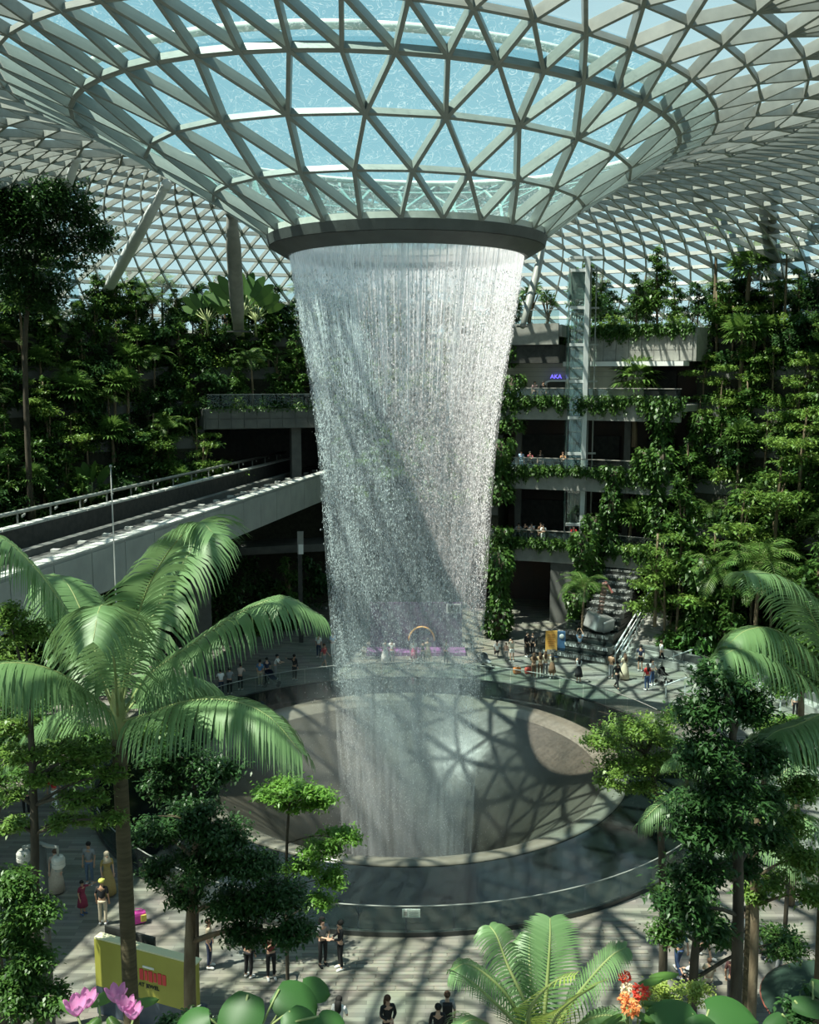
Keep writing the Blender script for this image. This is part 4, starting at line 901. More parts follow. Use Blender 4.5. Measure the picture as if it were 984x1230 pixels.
# roof garden trees and plants along the top edge
for k in range(84):
    a = random.uniform(-52, 56)
    if 11.5 < a < 20: continue
    p = pol(random.uniform(42.2, 44.8) if a < 0 else random.uniform(40, 43.5), a, 22.4)
    put(random.choice('SSRLDPRR'), p, random.uniform(0.6, 0.95), 'roof garden deck')
for a, R0, s in [(13.5,34.2,1.0),(16,34.6,1.2),(18.5,34.3,0.9),(21.5,36.2,1.0),(23,36.6,1.1),(26,36.4,1.2),(29,36.2,0.9),(31.5,36.6,1.3),(34,36.4,1.1)]:
    put('D' if a < 20 else random.choice('DSB'), pol(R0, a, 22.6 if a > 20.6 else 22.9), s*0.8, 'deck edge above the stone wall')
for a in np.arange(21.4, 36, 1.5): put('T', pol(35.6, float(a), 22.5), 1.0, 'stone wall below the roof garden', rz=R_(180-float(a))+math.pi)
# plants spilling over the gallery parapets
for (z, R0) in FLO:
    for a in np.arange(12.2, 36.5, 2.6):
        put('T', pol(R0+0.1, float(a)+random.uniform(-.4,.4), z+0.2), 1.0, {6.0:'lowest', 11.55:'middle', 16.9:'top'}[z] + ' gallery parapet', rz=-R_(float(a)), grp='gallery parapets')
for a in np.arange(-24, -10, 2.4): put('T', pol(37.4, float(a), 16.3), 0.7, 'tunnel mouth lintel', rz=-R_(float(a)), idx=2)
# tall climbers standing beside the gallery, and big plants at fixed spots of the photograph
for px, py, dd, s in [(792,600,73,1.2),(795,520,74,1.1),(775,590,74,1.0),(598,760,71.5,1.1),(604,690,76,0.9),(600,560,77,1.0),(700,690,72,1.0),(712,660,74,0.85),(735,620,74,0.9),(615,480,79,0.9),(612,400,79.5,.9),(690,735,71,.7)]:
    p = at_d(px, py, dd); p.z = max(p.z-2.8*s, 0); put('V', p, s, 'pillars between the gallery floors')
for px, py, dd, kd, ix, s in [(862,275,79,'F',2,0.95),(893,400,74,'F',1,1.25),(765,452,74,'F',0,1.15),(88,470,69,'F',0,1.2),(138,462,70,'F',1,1.0),(135,520,68,'F',0,0.9),(40,300,78,'F',0,1.0),(185,430,69,'P',1,1.1),(182,365,78,'P',0,1.0),(470,450,76,'P',2,1.3),(500,470,77,'P',0,1.0),(905,285,82,'F',0,1.0),(700,712,71,'P',2,1.2),(760,620,75,'F',0,.8)]:
    h = {('F',0):3.2,('F',1):4.6,('F',2):7.5,('P',0):2.6,('P',1):4.4,('P',2):1.0}[(kd, ix)]; best = None
    beds = STEPS_L if px < 255 else ([(9.0,33.2)]+STEPS_C[2:] if px < 600 else STEPS_R)
    for z, R0 in beds:                                # stand it on the terrace whose height suits its trunk
        r = ray(px, py); k_ = r.x/r.y; a_ = 1+k_*k_; b_ = -2*PY+2*k_*CX; c_ = PY*PY+CX*CX-(R0+0.5)**2; d_ = (-b_+math.sqrt(b_*b_-4*a_*c_))/(2*a_); c3 = at_d(px, py, d_); hh_ = c3.z-(z-0.25)
        if hh_ > 0.8 and (best is None or abs(hh_/h-s) < abs(best[1]/h-s)): best = (Vector((c3.x, c3.y, z-0.25)), hh_)
    if best: put(kd, best[0], min(1.5, best[1]/h), 'left hillside ledges' if px < 255 else ('ledges behind the waterfall' if px < 600 else 'right hillside ledges'), idx=ix)
for px, py, dd, s in [(290,330,82,1.25),(246,270,83,0.9),(306,330,84,1.0)]:
    p = at_d(px, py, dd); p.z = 22.4; put('W', p, s*0.95, 'roof garden above the tunnel', rz=0.2, idx=0)
# planting bed at the foot of the right hill
for k in range(26):
    a = random.uniform(40, 64); p = pol(random.uniform(26, 30), a, 0.75)
    if visible(p): put(random.choice('SLLRBBSVP'), p, random.uniform(0.9, 1.5), 'bed below the right hill')
for px, py, s, kd in [(700,745,0.9,'P'),(800,720,1.1,'L'),(815,690,1.2,'L'),(860,640,1.3,'L'),(890,600,1.3,'L'),(935,560,1.4,'L'),(965,500,1.3,'L'),(820,600,1.1,'S'),(790,650,1.2,'L'),(960,620,1.3,'S'),(905,690,1.4,'L')]:
    p = at_d(px, py, 66 if kd == 'L' else 68); p.z = max(0.5, p.z-4.6*s); put(kd, p, s, 'lower right slope')
# shade planting under and behind the bridge
for k in range(46):
    s0 = random.uniform(0, 40); p = bp(s0, random.uniform(9.0, 15), 0); put(random.choice('SRRBL'), p, random.uniform(0.9, 1.5), 'shady strip behind the train bridge')
for k in range(22):
    p = pol(random.uniform(27, 32), random.uniform(-48, -12), 0)
    if visible(p): put(random.choice('RRBBS'), p, random.uniform(0.8, 1.2), 'shady strip under the train bridge')
# ------------------------------------------------------------------ individually shaped trees in the foreground
def pixel_tree(name, label, cat, base, trunk_pts, trunk_r, clumps, n, ln, wd, lm, tm, sub=9, subr=0.52, group=None, seed=1, droop=0.25):
    """clumps: (px, py, distance, half width px, half height px)"""
    g = np.random.default_rng(seed); t = thing(name, label, cat, base, group); C = []
    for (px, py, d, hw, hh) in clumps:
        c = at_d(px, py, d); k = d/F; C.append((tuple(c), (hw*k, hw*k*0.9, hh*k)))
    tp = [Vector(base)] + [Vector(p) for p in trunk_pts]
    tb = MB().tube(catmull(tp, 14), [trunk_r*(1.1-0.05*i) for i in range(14)], 9); tb.build('trunk', tm, t, True)
    cv = catmull(tp, 30)
    for (c, r) in C:
        c = Vector(c); q = min(cv, key=lambda p: (p-c+Vector((0,0,0.6*r[2]+0.25*(p-c).length))).length)
        MB().tube(catmull([q, (q+c)/2 + Vector((0,0,0.08*(c-q).length)), c], 7), [trunk_r*0.42*(1-0.12*i) for i in range(7)], 6).build('branch', tm, t, True)
        for s_ in range(4):
            e = c + Vector(((g.uniform()-.5)*1.5*r[0], (g.uniform()-.5)*1.5*r[1], (g.uniform()-.3)*1.1*r[2])); MB().tube([c, (c+e)/2+Vector((0,0,.03)), e], [trunk_r*0.13, trunk_r*0.1, trunk_r*0.05], 4).build('twig', tm, t)
    o = obj('crown', crown_mesh('crown', g, C, n, ln, wd, sub, subr, 0.75, droop), lm, t); o['kind'] = 'stuff'
    return t
def gz(px, py, d): p = at_d(px, py, d); p.z = 0; return p
pixel_tree('broadleaf_tree', 'big dark tree reaching over the left hillside towards the roof', 'tree', (-26.5, 69.5, 8.5), [at_d(30,420,69), at_d(40,330,68), at_d(50,250,67)], 0.2,
    [(20,212,67,52,34),(70,235,66,45,34),(105,262,66,34,26),(30,270,67,55,36),(75,300,67,44,28),(10,325,68,46,34),(125,292,66,20,16),(-20,240,67,60,60),(45,350,68,40,26)], 24000, 0.34, 0.17, M['leaf_dark'], M['trunk_dark'], seed=5)
pixel_tree('broadleaf_tree', 'dark glossy leaved tree with tall stacked crown right of the basin', 'tree', gz(886,1150,20), [at_d(886,1150,20), at_d(886,1000,20), at_d(882,900,20), at_d(872,820,20)], 0.135,
    [(868,815,20,42,24),(850,850,19.8,42,24),(895,850,20.3,40,26),(855,905,19.6,52,28),(905,910,20.4,40,26),(865,955,19.5,62,26),(915,960,20.4,34,24),(850,995,19.4,55,24),(915,1000,20.6,34,22),(840,1050,19.5,48,26),(890,1040,20.5,30,20),(825,1095,19.3,42,22),(850,1115,19.6,32,16)], 22000, 0.15, 0.07, M['leaf_dark'], M['trunk_dark'], 18, 0.44, seed=6)
pixel_tree('broadleaf_tree', 'airy small leaved light green tree leaning over the basin wall', 'tree', gz(797,1150,26), [at_d(797,1150,26), at_d(796,1050,26), at_d(790,960,26), at_d(775,905,26)], 0.13,
    [(760,868,26,52,13),(730,890,25.6,36,14),(785,885,26.3,42,14),(745,915,25.6,46,15),(790,915,26,40,15),(730,938,25.4,28,10),(770,945,25.8,36,10),(812,860,26.6,26,12)], 10000, 0.11, 0.052, M['leaf_light'], M['trunk_dark'], 22, 0.34, seed=7, droop=0.1)
pixel_tree('broadleaf_tree', 'slim tree with yellow green tufts beside the dark glossy tree', 'tree', gz(906,1150,21.5), [at_d(906,1150,21.5), at_d(907,1020,21.5), at_d(918,940,21.5), at_d(925,880,21.5)], 0.11,
    [(940,985,21.5,36,18),(965,950,21,30,22),(960,1030,21.3,32,16),(930,1060,21.3,24,12),(975,905,21.5,22,14),(950,875,22,34,10),(905,1075,21.5,20,12),(975,1075,21,24,14)], 9000, 0.12, 0.06, M['leaf_light'], M['trunk'], 12, 0.52, seed=8)
pixel_tree('broadleaf_tree', 'short tree with leaning dark trunk and drooping leaves over the seated visitors', 'tree', gz(833,1190,24), [at_d(833,1180,24), at_d(838,1120,24), at_d(848,1080,24)], 0.14,
    [(805,1120,23.5,26,16),(835,1090,24,34,14),(870,1125,24.3,26,10),(800,1075,23.8,22,16),(945,1130,24.5,40,14)], 6500, 0.13, 0.06, M['leaf_mid'], M['trunk_dark'], seed=9)
pixel_tree('small_tree', 'bright lime green young tree with thin dark stem before the basin', 'tree', gz(345,1150,25), [at_d(345,1150,25), at_d(344,1040,25), at_d(347,975,25), at_d(352,950,25)], 0.055,
    [(350,948,25,46,12),(322,955,24.8,28,8),(385,958,25,30,10),(355,970,25,26,8),(410,1006,24.7,34,8),(380,1020,24.8,30,12),(395,1055,24.7,26,16),(365,1040,25,30,14),(385,1085,24.8,22,14)], 9000, 0.12, 0.062, M['leaf_lime'], M['trunk_dark'], 10, 0.42, seed=10, droop=0.1)
pixel_tree('broadleaf_tree', 'dense dark tree with forked pale trunk beside the yellow booth', 'tree', gz(228,1200,22.5), [at_d(228,1190,22.5), at_d(229,1110,22.5), at_d(232,1050,22.5), at_d(238,990,22.5)], 0.16,
    [(225,985,22.5,44,22),(270,1005,22.3,40,22),(190,1000,22.6,32,20),(300,1040,22.2,40,24),(240,1040,22.3,46,22),(330,1080,22,44,24),(280,1085,22.2,46,22),(220,1075,22.6,30,16),(350,1120,21.8,32,20),(300,1120,22,36,16),(190,1045,22.6,26,18)], 24000, 0.13, 0.062, M['leaf_dark'], M['trunk'], 18, 0.42, seed=11)
pixel_tree('small_tree', 'dark bushy tree in the shade behind the tall palm trunk', 'tree', gz(230,960,30), [at_d(235,980,30), at_d(232,930,30)], 0.08, [(205,905,30,40,18),(250,925,30,36,22),(195,940,30,34,22),(230,960,30,32,14)], 6500, 0.17, 0.085, M['leaf_dark'], M['trunk_dark'], seed=12)
pixel_tree('broadleaf_tree', 'tree with pale yellow green sprays around the slim trunk by the lanterns', 'tree', gz(42,1150,18.5), [at_d(43,1150,18.5), at_d(42,1010,18.5), at_d(38,900,18.5), at_d(36,850,18.5)], 0.105,
    [(100,960,18.3,40,10),(130,985,18.2,26,10),(80,985,18.5,32,10),(20,905,18.5,36,10),(70,900,18.6,40,10),(10,955,18.4,26,9),(15,990,18.5,30,10),(30,760,18.8,34,18),(10,740,18.6,28,20),(60,935,18.4,40,9),(135,930,18.6,26,9),(20,870,18.6,30,12),(110,905,18.7,36,10)], 13000, 0.095, 0.05, M['leaf_light'], M['trunk_dark'], 20, 0.34, seed=13, droop=0.1)
pixel_tree('broadleaf_tree', 'dark leafy tree hugging the lower left corner', 'tree', gz(18,1200,17), [at_d(18,1190,17), at_d(20,1120,17), at_d(18,1060,17)], 0.12,
    [(15,1060,17,36,18),(30,1095,16.8,34,20),(10,1130,17,36,24),(40,1150,16.8,28,22),(15,1190,16.8,40,26),(55,1200,16.6,26,20)], 17000, 0.11, 0.055, M['leaf_mid'], M['trunk_dark'], seed=14)
pixel_tree('broadleaf_tree', 'leafy mid green tree beside the large right palm', 'tree', gz(962,870,34), [at_d(962,870,34), at_d(962,820,34), at_d(965,780,34)], 0.13,
    [(940,800,34,30,18),(970,780,34,28,20),(950,825,33.8,30,12),(985,810,34,24,24)], 6000, 0.17, 0.085, M['leaf_mid'], M['trunk'], seed=15)
pixel_tree('small_tree', 'low spreading lime green tree over the path right of the dark tree', 'tree', gz(955,900,31), [at_d(955,895,31), at_d(952,880,31)], 0.07, [(945,872,31,34,8),(975,880,31,26,8),(920,868,31,20,6)], 3600, 0.16, 0.08, M['leaf_lime'], M['trunk_dark'], seed=16)
pixel_tree('broadleaf_tree', 'shady broad dark tree over the walkers at the left edge', 'tree', gz(-10,1000,26), [at_d(-10,1050,26), at_d(0,950,26), at_d(20,900,26)], 0.16,
    [(20,885,26,40,16),(70,880,26,46,16),(110,890,26,36,14),(40,915,25.6,44,14),(-10,930,26,40,20),(95,925,25.8,36,12),(20,850,26.5,40,14),(180,880,27,30,14)], 12000, 0.15, 0.075, M['leaf_mid'], M['trunk_dark'], seed=17)
q = at_d(133, 560, 36); ms_ = thing('slim_mast', 'slim grey upright mast standing before the train bridge', 'mast', (q.x, q.y, 0))
MB().tube([(q.x, q.y, 0), (q.x, q.y, q.z)], [0.04, 0.025], 8).build('mast', M['steel'], ms_, True); MB().ball((q.x, q.y, q.z), 0.06).build('finial', M['steel'], ms_, True)
# ------------------------------------------------------------------ big feather palms built frond by frond
def pixel_palm(name, label, base, top, r, fronds, leaf, wd, group=None, seed=2, n=60, tm='trunk_palm', hang=0.55):
    g = np.random.default_rng(seed); t = thing(name, label, 'palm', base, group)
    base, top = Vector(base), Vector(top)
    if r:
        MB().tube(catmull([base, base*0.6+top*0.4+Vector((0.04,0,0)), top], 12), [r*(1.25-0.03*i) for i in range(12)], 12).build('trunk', M[tm], t, True)
        if r > 0.1: MB().tube([top - Vector((0,0,0.3)), top+Vector((0,0,0.25)), top+Vector((0,0,0.9))], [r*0.95, r*1.05, r*0.4], 10).build('crownshaft', M['rachis'], t, True)
    for fr_ in fronds:
        pts = [at_d(*p) for p in fr_[0]]; kw = fr_[1] if len(fr_) > 1 else {}
        rm, lm = frond_meshes([top] + pts, kw.get('leaf', leaf), kw.get('n', n), wd, kw.get('hang', hang), kw.get('sweep', 0.4), g, 0.03 if r else 0.012, 4, kw.get('taper', 0.45), 0.12, kw.get('lift', 0.2))
        rm.materials.append(M['rachis']); lm.materials.append(kw.get('mat', M['palm_near']))
        ro = obj('frond', rm, None, t); lo = bpy.data.objects.new('leaflets', lm); link(lo, ro); lo['kind'] = 'stuff'
    return t
D0 = 19.0
pixel_palm('feather_palm', 'large feather palm with broad arching fronds and ringed trunk in the left foreground', gz(146,1000,D0), at_d(142,868,D0), 0.15, [
    ([(175,858,18.6),(225,842,18.2),(280,842,17.8),(325,862,17.5),(362,905,17.3)], dict(hang=0.9)),
    ([(175,815,19.2),(225,778,19.4),(285,738,19.6),(340,718,19.8),(384,738,20)], dict(hang=0.75)),
    ([(158,770,18.8),(178,705,18.6),(208,655,18.4),(238,628,18.2),(256,640,18.0)], dict(hang=0.35)),
    ([(165,780,19.8),(195,720,20.4),(225,668,20.8),(242,640,21.2),(244,650,21.6)], dict(hang=0.8)),
    ([(138,800,18.0),(130,750,17.2),(124,728,16.6),(118,735,16.1),(112,770,15.7)], dict(hang=0.9)),
    ([(115,800,19),(80,735,18.8),(40,680,18.6),(0,645,18.4),(-45,640,18.2)], dict(hang=0.8)),
    ([(110,835,18.6),(70,808,18.2),(30,797,17.9),(-10,800,17.6),(-50,825,17.4)], dict(hang=0.95)),
    ([(120,800,20),(100,740,20.6),(80,700,21),(60,690,21.4)], dict(hang=0.9)),
    ([(170,835,20),(205,815,20.8),(240,815,21.4),(270,840,22)], dict(hang=0.95)),
    ([(120,850,20),(85,850,21),(50,870,21.6),(20,905,22)], dict(hang=0.95)),
    ], 1.35, 0.075, seed=21, n=84)
pixel_palm('feather_palm', 'feather palm with three bright drooping fronds at the right edge', gz(1005,900,22), at_d(1000,850,22), 0.16, [
    ([(988,770,22),(962,718,21.6),(928,690,21.2),(893,688,20.9)], dict(hang=0.6)),
    ([(965,785,21.6),(930,756,21.2),(897,757,20.9),(874,775,20.7)], dict(hang=0.95)),
    ([(960,812,21.3),(920,785,20.8),(885,780,20.4),(858,795,20.2)], dict(hang=0.9)),
    ([(1030,770,22),(1060,720,22),(1100,710,22)], {}), ([(960,870,21.4),(930,880,21),(905,905,20.8)], dict(hang=0.9))], 1.25, 0.075, seed=22, n=70)
pixel_palm('feather_palm', 'shaded feather palm crown showing between the trees right of the basin', gz(905,1060,24), at_d(905,1010,24), 0.14, [
    ([(870,970,23.6),(830,955,23.2),(795,965,23),(768,990,22.9)], dict(hang=0.9)), ([(880,960,24.4),(850,915,24.6),(825,900,24.8),(800,915,25)], dict(hang=0.8)),
    ([(940,985,23.6),(970,985,23.2),(1000,1010,23)], {}), ([(935,1015,23.4),(965,1040,23),(990,1085,22.8)], dict(hang=0.8)), ([(920,960,24.2),(950,920,24.4),(985,905,24.6)], {})], 0.85, 0.06, seed=23, n=50)
pixel_palm('planter_palm', 'bushy young palm with upright ribbed fronds in the planter below the viewpoint', at_d(650,1262,9.6)-Vector((0,0,0.75)), at_d(650,1255,9.6)-Vector((0,0,0.2)), 0.07, [
    ([(635,1215,9.7),(610,1160,9.9),(597,1125,10),(588,1112,10.1)], dict(hang=0.5)), ([(655,1210,9.6),(659,1160,9.7),(661,1125,9.8),(661,1103,9.9)], dict(hang=0.12, lift=0.0)),
    ([(680,1215,9.5),(710,1175,9.5),(735,1148,9.5),(752,1138,9.5)], dict(hang=0.4)), ([(615,1205,9.6),(585,1172,9.6),(560,1158,9.6),(543,1166,9.6)], dict(hang=0.7)),
    ([(620,1230,9.3),(595,1205,9.1),(570,1182,8.9),(555,1172,8.8)], dict(hang=0.15, lift=0.0)), ([(640,1200,10),(636,1150,10.3),(637,1122,10.5)], dict(hang=0.6)),
    ([(665,1225,9.2),(690,1200,9.0),(715,1185,8.8)], dict(hang=0.2, mat=M['leaf_yellow'])), ([(635,1228,9.1),(640,1205,8.9),(665,1180,8.7),(690,1172,8.6)], dict(hang=0.25, mat=M['leaf_yellow'], leaf=0.2, n=26)),
    ([(690,1235,9.3),(725,1220,9.2),(750,1225,9.1)], dict(hang=0.5)), ([(600,1240,9.2),(570,1225,9),(548,1235,8.9)], dict(hang=0.5))], 0.36, 0.03, seed=24, n=44)
# ------------------------------------------------------------------ planter ledge below the viewpoint with its plants
led = MB().box((0, 7.8, 11.72), (14, 4.2, 0.5)).build('planter_ledge', M['concrete_dark']); tag(led, 'concrete planter ledge below the viewpoint', 'planter', kind='structure')
MB().box((0, 7.6, 5.73), (13.6, 3.6, 11.46)).build('ledge_base', M['concrete_dark'], led)
def big_leaf(V, Fs, c, nrm, tipdir, l_, w_, cup=0.18):
    nrm = Vector(nrm).normalized(); tp = Vector(tipdir); tp = (tp - nrm*tp.dot(nrm)).normalized(); S = nrm.cross(tp); b = len(V); nu, nv = 9, 6
    for i in range(nu+1):
        t_ = i/nu; half = w_/2*(math.sin(math.pi*min(1, 0.12+t_*0.88))**0.55)*(1 if t_ < 1 else 0.02)
        for j in range(nv+1):
            s_ = j/nv*2-1; bump = 0.035*l_*math.cos(s_*9)*(1-t_)
            V.append(Vector(c) + tp*(t_-0.25)*l_ + S*s_*half - nrm*(cup*l_*(s_*s_*0.5 + (t_-0.3)**2) - bump*0.3))
    for i in range(nu):
        for j in range(nv): a = b+i*(nv+1)+j; Fs.append((a, a+1, a+nv+2, a+nv+1))
def leaf_plant(name, label, leaves, m, wdl=0.9, group=None):
    c0 = at_d(leaves[0][0], 1262, leaves[0][2]); t = thing(name, label, 'plant', (c0.x, c0.y, 12.0), group)
    for (px, py, d, size, tip, nrm) in leaves:
        c = at_d(px, py, d); V = []; Fs = []; l_ = size*d/F; big_leaf(V, Fs, c, nrm, tip, l_, l_*wdl); o = obj('leaf', np_mesh('leaf', V, Fs, True), m, t)
        MB().tube(catmull([(c0.x, c0.y, 12.0), (c.x*0.5+c0.x*0.5, c.y*.5+c0.y*.5, c.z-0.15), c - Vector(tip).normalized()*l_*0.2], 6), 0.012, 5).build('leaf_stalk', M['rachis'], t, True)
    return t
leaf_plant('big_leaf_plant', 'plant with huge rounded dark and mid green leaves at the lower ledge', [(293,1208,9.3,68,(-.2,-.4,-.5),(-.1,-.6,.8)),(345,1195,9.6,62,(.6,-.2,-.3),(.2,-.5,.85)),(372,1185,9.8,40,(.9,0,-.2),(.3,-.4,.8)),(355,1222,9.2,52,(.6,-.5,-.4),(.2,-.5,.8)),(390,1225,9.1,42,(.8,-.4,-.3),(.1,-.5,.85)),(240,1225,9.2,50,(-.9,-.2,-.2),(-.2,-.5,.85))], M['broad'])
leaf_plant('big_leaf_plant', 'broad pleated fan leaves in the ledge planter beside the red flowers', [(820,1222,9.0,80,(-.9,-.3,-.1),(0,-.5,.9)),(865,1215,9.2,70,(.9,-.1,-.1),(.1,-.45,.9)),(842,1232,8.8,60,(.1,-.6,.3),(0,-.5,.9))], M['broad'], 0.8)
leaf_plant('big_leaf_plant', 'dark narrow leaved plant against the green parasol', [(965,1205,9.5,56,(.8,-.1,-.2),(0,-.4,.9)),(985,1185,9.6,50,(.5,-.3,-.3),(0,-.5,.9)),(935,1225,9.3,46,(-.5,-.3,-.4),(0,-.5,.9))], M['leaf_dark'], 0.55)
def flower(parent, c, r, m, k=6):
    for i in range(k):
        a = 6.283*i/k; V = []; Fs = []; d = Vector((math.cos(a)*0.7, math.sin(a)*0.7, 0.75)); big_leaf(V, Fs, Vector(c)+d*r*0.35, Vector((-math.cos(a)*0.7, -math.sin(a)*0.7, 0.6)), d, r, r*0.55, -0.2); obj('petal', np_mesh('petal', V, Fs, True), m, parent)
M['pink'] = leaf_mat('pink_petals', (0.55,0.20,0.42), (0.66,0.30,0.52), None, 0.3, 0.5, 0.2)
c0 = at_d(130, 1262, 8.8); orch = thing('lotus_bloom', 'cluster of pink star shaped blooms on green leaves at the lower left ledge', 'flower', (c0.x, c0.y, 12.0))
for px, py, d, r in [(105,1212,8.8,22),(140,1206,8.9,22),(152,1218,8.7,20),(92,1222,8.6,24),(160,1226,8.6,20)]: flower(orch, at_d(px, py, d), r*d/F*1.1, M['pink'])
for px, py, d, s, tp in [(118,1200,9.2,44,(.5,0,.5)),(90,1212,9.1,40,(-.5,0,.5)),(135,1228,8.7,40,(.3,-.5,.2)),(165,1205,9.3,36,(.7,0,.4)),(110,1230,8.5,44,(-.3,-.5,.1))]:
    V = []; Fs = []; c = at_d(px, py, d); big_leaf(V, Fs, c, (0,-.5,.85), tp, s*d/F, s*d/F*0.4); obj('leaf', np_mesh('leaf', V, Fs, True), M['leaf_mid'], orch)
    MB().tube([(c0.x, c0.y, 12.0), c], 0.012, 5).build('stem', M['rachis'], orch, True)
M['redflower'] = leaf_mat('red_petals', (0.55,0.05,0.03), (0.68,0.10,0.05), None, 0.25, 0.5, 0.2); M['orangeflower'] = leaf_mat('orange_petals', (0.75,0.26,0.08), (0.85,0.42,0.18), None, 0.25, 0.5, 0.2); M['creamflower'] = leaf_mat('cream_petals', (0.72,0.58,0.40), (0.8,0.68,0.5), None, 0.25, 0.5, 0.2)
c0 = at_d(760, 1262, 9.2); fl = thing('flower_cluster', 'cluster of round red orange and cream blooms beside the young palm', 'flower', (c0.x, c0.y, 12.0))
def pompom(px, py, d, r, m):
    c = at_d(px, py, d); g = np.random.default_rng(int(px)); r = r*d/F; P = ell_points(g, (0,0,0), (r*.75,)*3, 130, 0.15); az = np.arctan2(P[:,1], P[:,0]); V, Fc = leaf_cloud(P + np.array(c), r*0.5, r*0.4, 0.6, -0.3, g, az=az); obj('bloom', np_mesh('bloom', V, Fc), m, fl); MB().tube([(c0.x, c0.y, 12.0), c], 0.01, 5).build('stem', M['rachis'], fl, True)
for a in [(770,1192,9.1,11,M['redflower']),(753,1188,9.2,8,M['creamflower']),(758,1210,9.0,12,M['orangeflower']),(750,1200,9.1,8,M['orangeflower']),(751,1174,9.3,8,M['redflower'])]: pompom(*a)
for px, py, d, s, tp in [(775,1180,9.4,36,(.8,0,.4)),(790,1172,9.5,40,(.9,0,.3)),(765,1216,9,34,(.6,-.4,.1)),(740,1222,9,36,(-.6,-.4,.1)),(782,1205,9.2,34,(.9,-.2,.1))]:
    V = []; Fs = []; c = at_d(px, py, d); big_leaf(V, Fs, c, (0,-.5,.85), tp, s*d/F, s*d/F*0.3); obj('leaf', np_mesh('leaf', V, Fs, True), M['leaf_mid'], fl)
def ledge_shrub(label, clumps, n, ln, wd, m, seed):
    g = np.random.default_rng(seed); c = at_d(clumps[0][0], 1262, clumps[0][2]); t = thing('ledge_shrub', label, 'shrub', (c.x, c.y, 12.0)); C = []
    for (px, py, d, hw, hh) in clumps:
        q = at_d(px, py, d); k = d/F; C.append((tuple(q), (hw*k, hw*k, hh*k))); MB().tube([(c.x, c.y, 12.0), q], [0.015, 0.005], 5).build('stem', M['trunk_dark'], t, True)
    o = obj('foliage', crown_mesh('foliage', g, C, n, ln, wd), m, t); o['kind'] = 'stuff'
ledge_shrub('fluffy yellow green shrub behind the pleated fan leaves', [(805,1195,9.6,34,10),(835,1190,9.7,28,10),(780,1205,9.5,18,8)], 1800, 0.045, 0.022, M['leaf_yellow'], 31)
ledge_shrub('dark leafy shrub under the big rounded leaves at the ledge', [(220,1225,9.6,40,14),(275,1232,9.4,40,10)], 1600, 0.07, 0.035, M['leaf_dark'], 32)
ledge_shrub('dark leafy shrub beneath the green parasol', [(950,1218,9.6,30,14),(978,1195,9.8,22,16)], 1400, 0.07, 0.035, M['leaf_dark'], 33)
# ------------------------------------------------------------------ people
SKINC = [mat('skin_%d' % i, c, None, 0.55) for i, c in enumerate([(0.55,0.33,0.23), (0.42,0.24,0.15), (0.62,0.42,0.31), (0.25,0.13,0.08)])]
_cloth = {}
def cloth(c):
    if c == 'stripe' and c not in _cloth:
        m, n, out = new_mat('striped_cloth'); tc = N(n, 'ShaderNodeTexCoord'); sp = N(n, 'ShaderNodeSeparateXYZ'); L(n, tc.outputs['Object'], sp.inputs[0])
        q = N(n, 'ShaderNodeMath', operation='MULTIPLY'); q.inputs[1].default_value = 7.0; L(n, sp.outputs['Z'], q.inputs[0]); f = N(n, 'ShaderNodeMath', operation='FRACT'); L(n, q.outputs[0], f.inputs[0])
        gt = N(n, 'ShaderNodeMath', operation='GREATER_THAN'); gt.inputs[1].default_value = 0.5; L(n, f.outputs[0], gt.inputs[0]); mx = N(n, 'ShaderNodeMix', data_type='RGBA')
        mx.inputs[6].default_value = (0.015,0.015,0.02,1); mx.inputs[7].default_value = (0.75,0.75,0.73,1); L(n, gt.outputs[0], mx.inputs[0]); p = N(n, 'ShaderNodeBsdfPrincipled'); p.inputs['Roughness'].default_value = 0.85
        L(n, mx.outputs[2], p.inputs['Base Color']); L(n, p.outputs[0], out.inputs[0]); _cloth[c] = m
    if c not in _cloth: _cloth[c] = mat('cloth_%d' % len(_cloth), c, tuple(min(1, x*1.15+0.005) for x in c), 0.85, scale=14)
    return _cloth[c]
def skin_mesh(name, verts, edges, radii, sub=1):
    me = bpy.data.meshes.new(name); me.from_pydata(verts, edges, []); o = bpy.data.objects.new(name, me); col.objects.link(o)
    o.modifiers.new('skin', 'SKIN').use_smooth_shade = True
    for i, d in enumerate(me.skin_vertices[0].data): d.radius = radii[i] if hasattr(radii[i], '__len__') else (radii[i], radii[i]); d.use_root = (i == 0)
    s = o.modifiers.new('sub', 'SUBSURF'); s.levels = sub; s.render_levels = sub
    bpy.context.view_layer.update(); dg = bpy.context.evaluated_depsgraph_get(); out = bpy.data.meshes.new_from_object(o.evaluated_get(dg)); bpy.data.objects.remove(o); out.name = name
    return out
def V3(*a): return Vector(a)
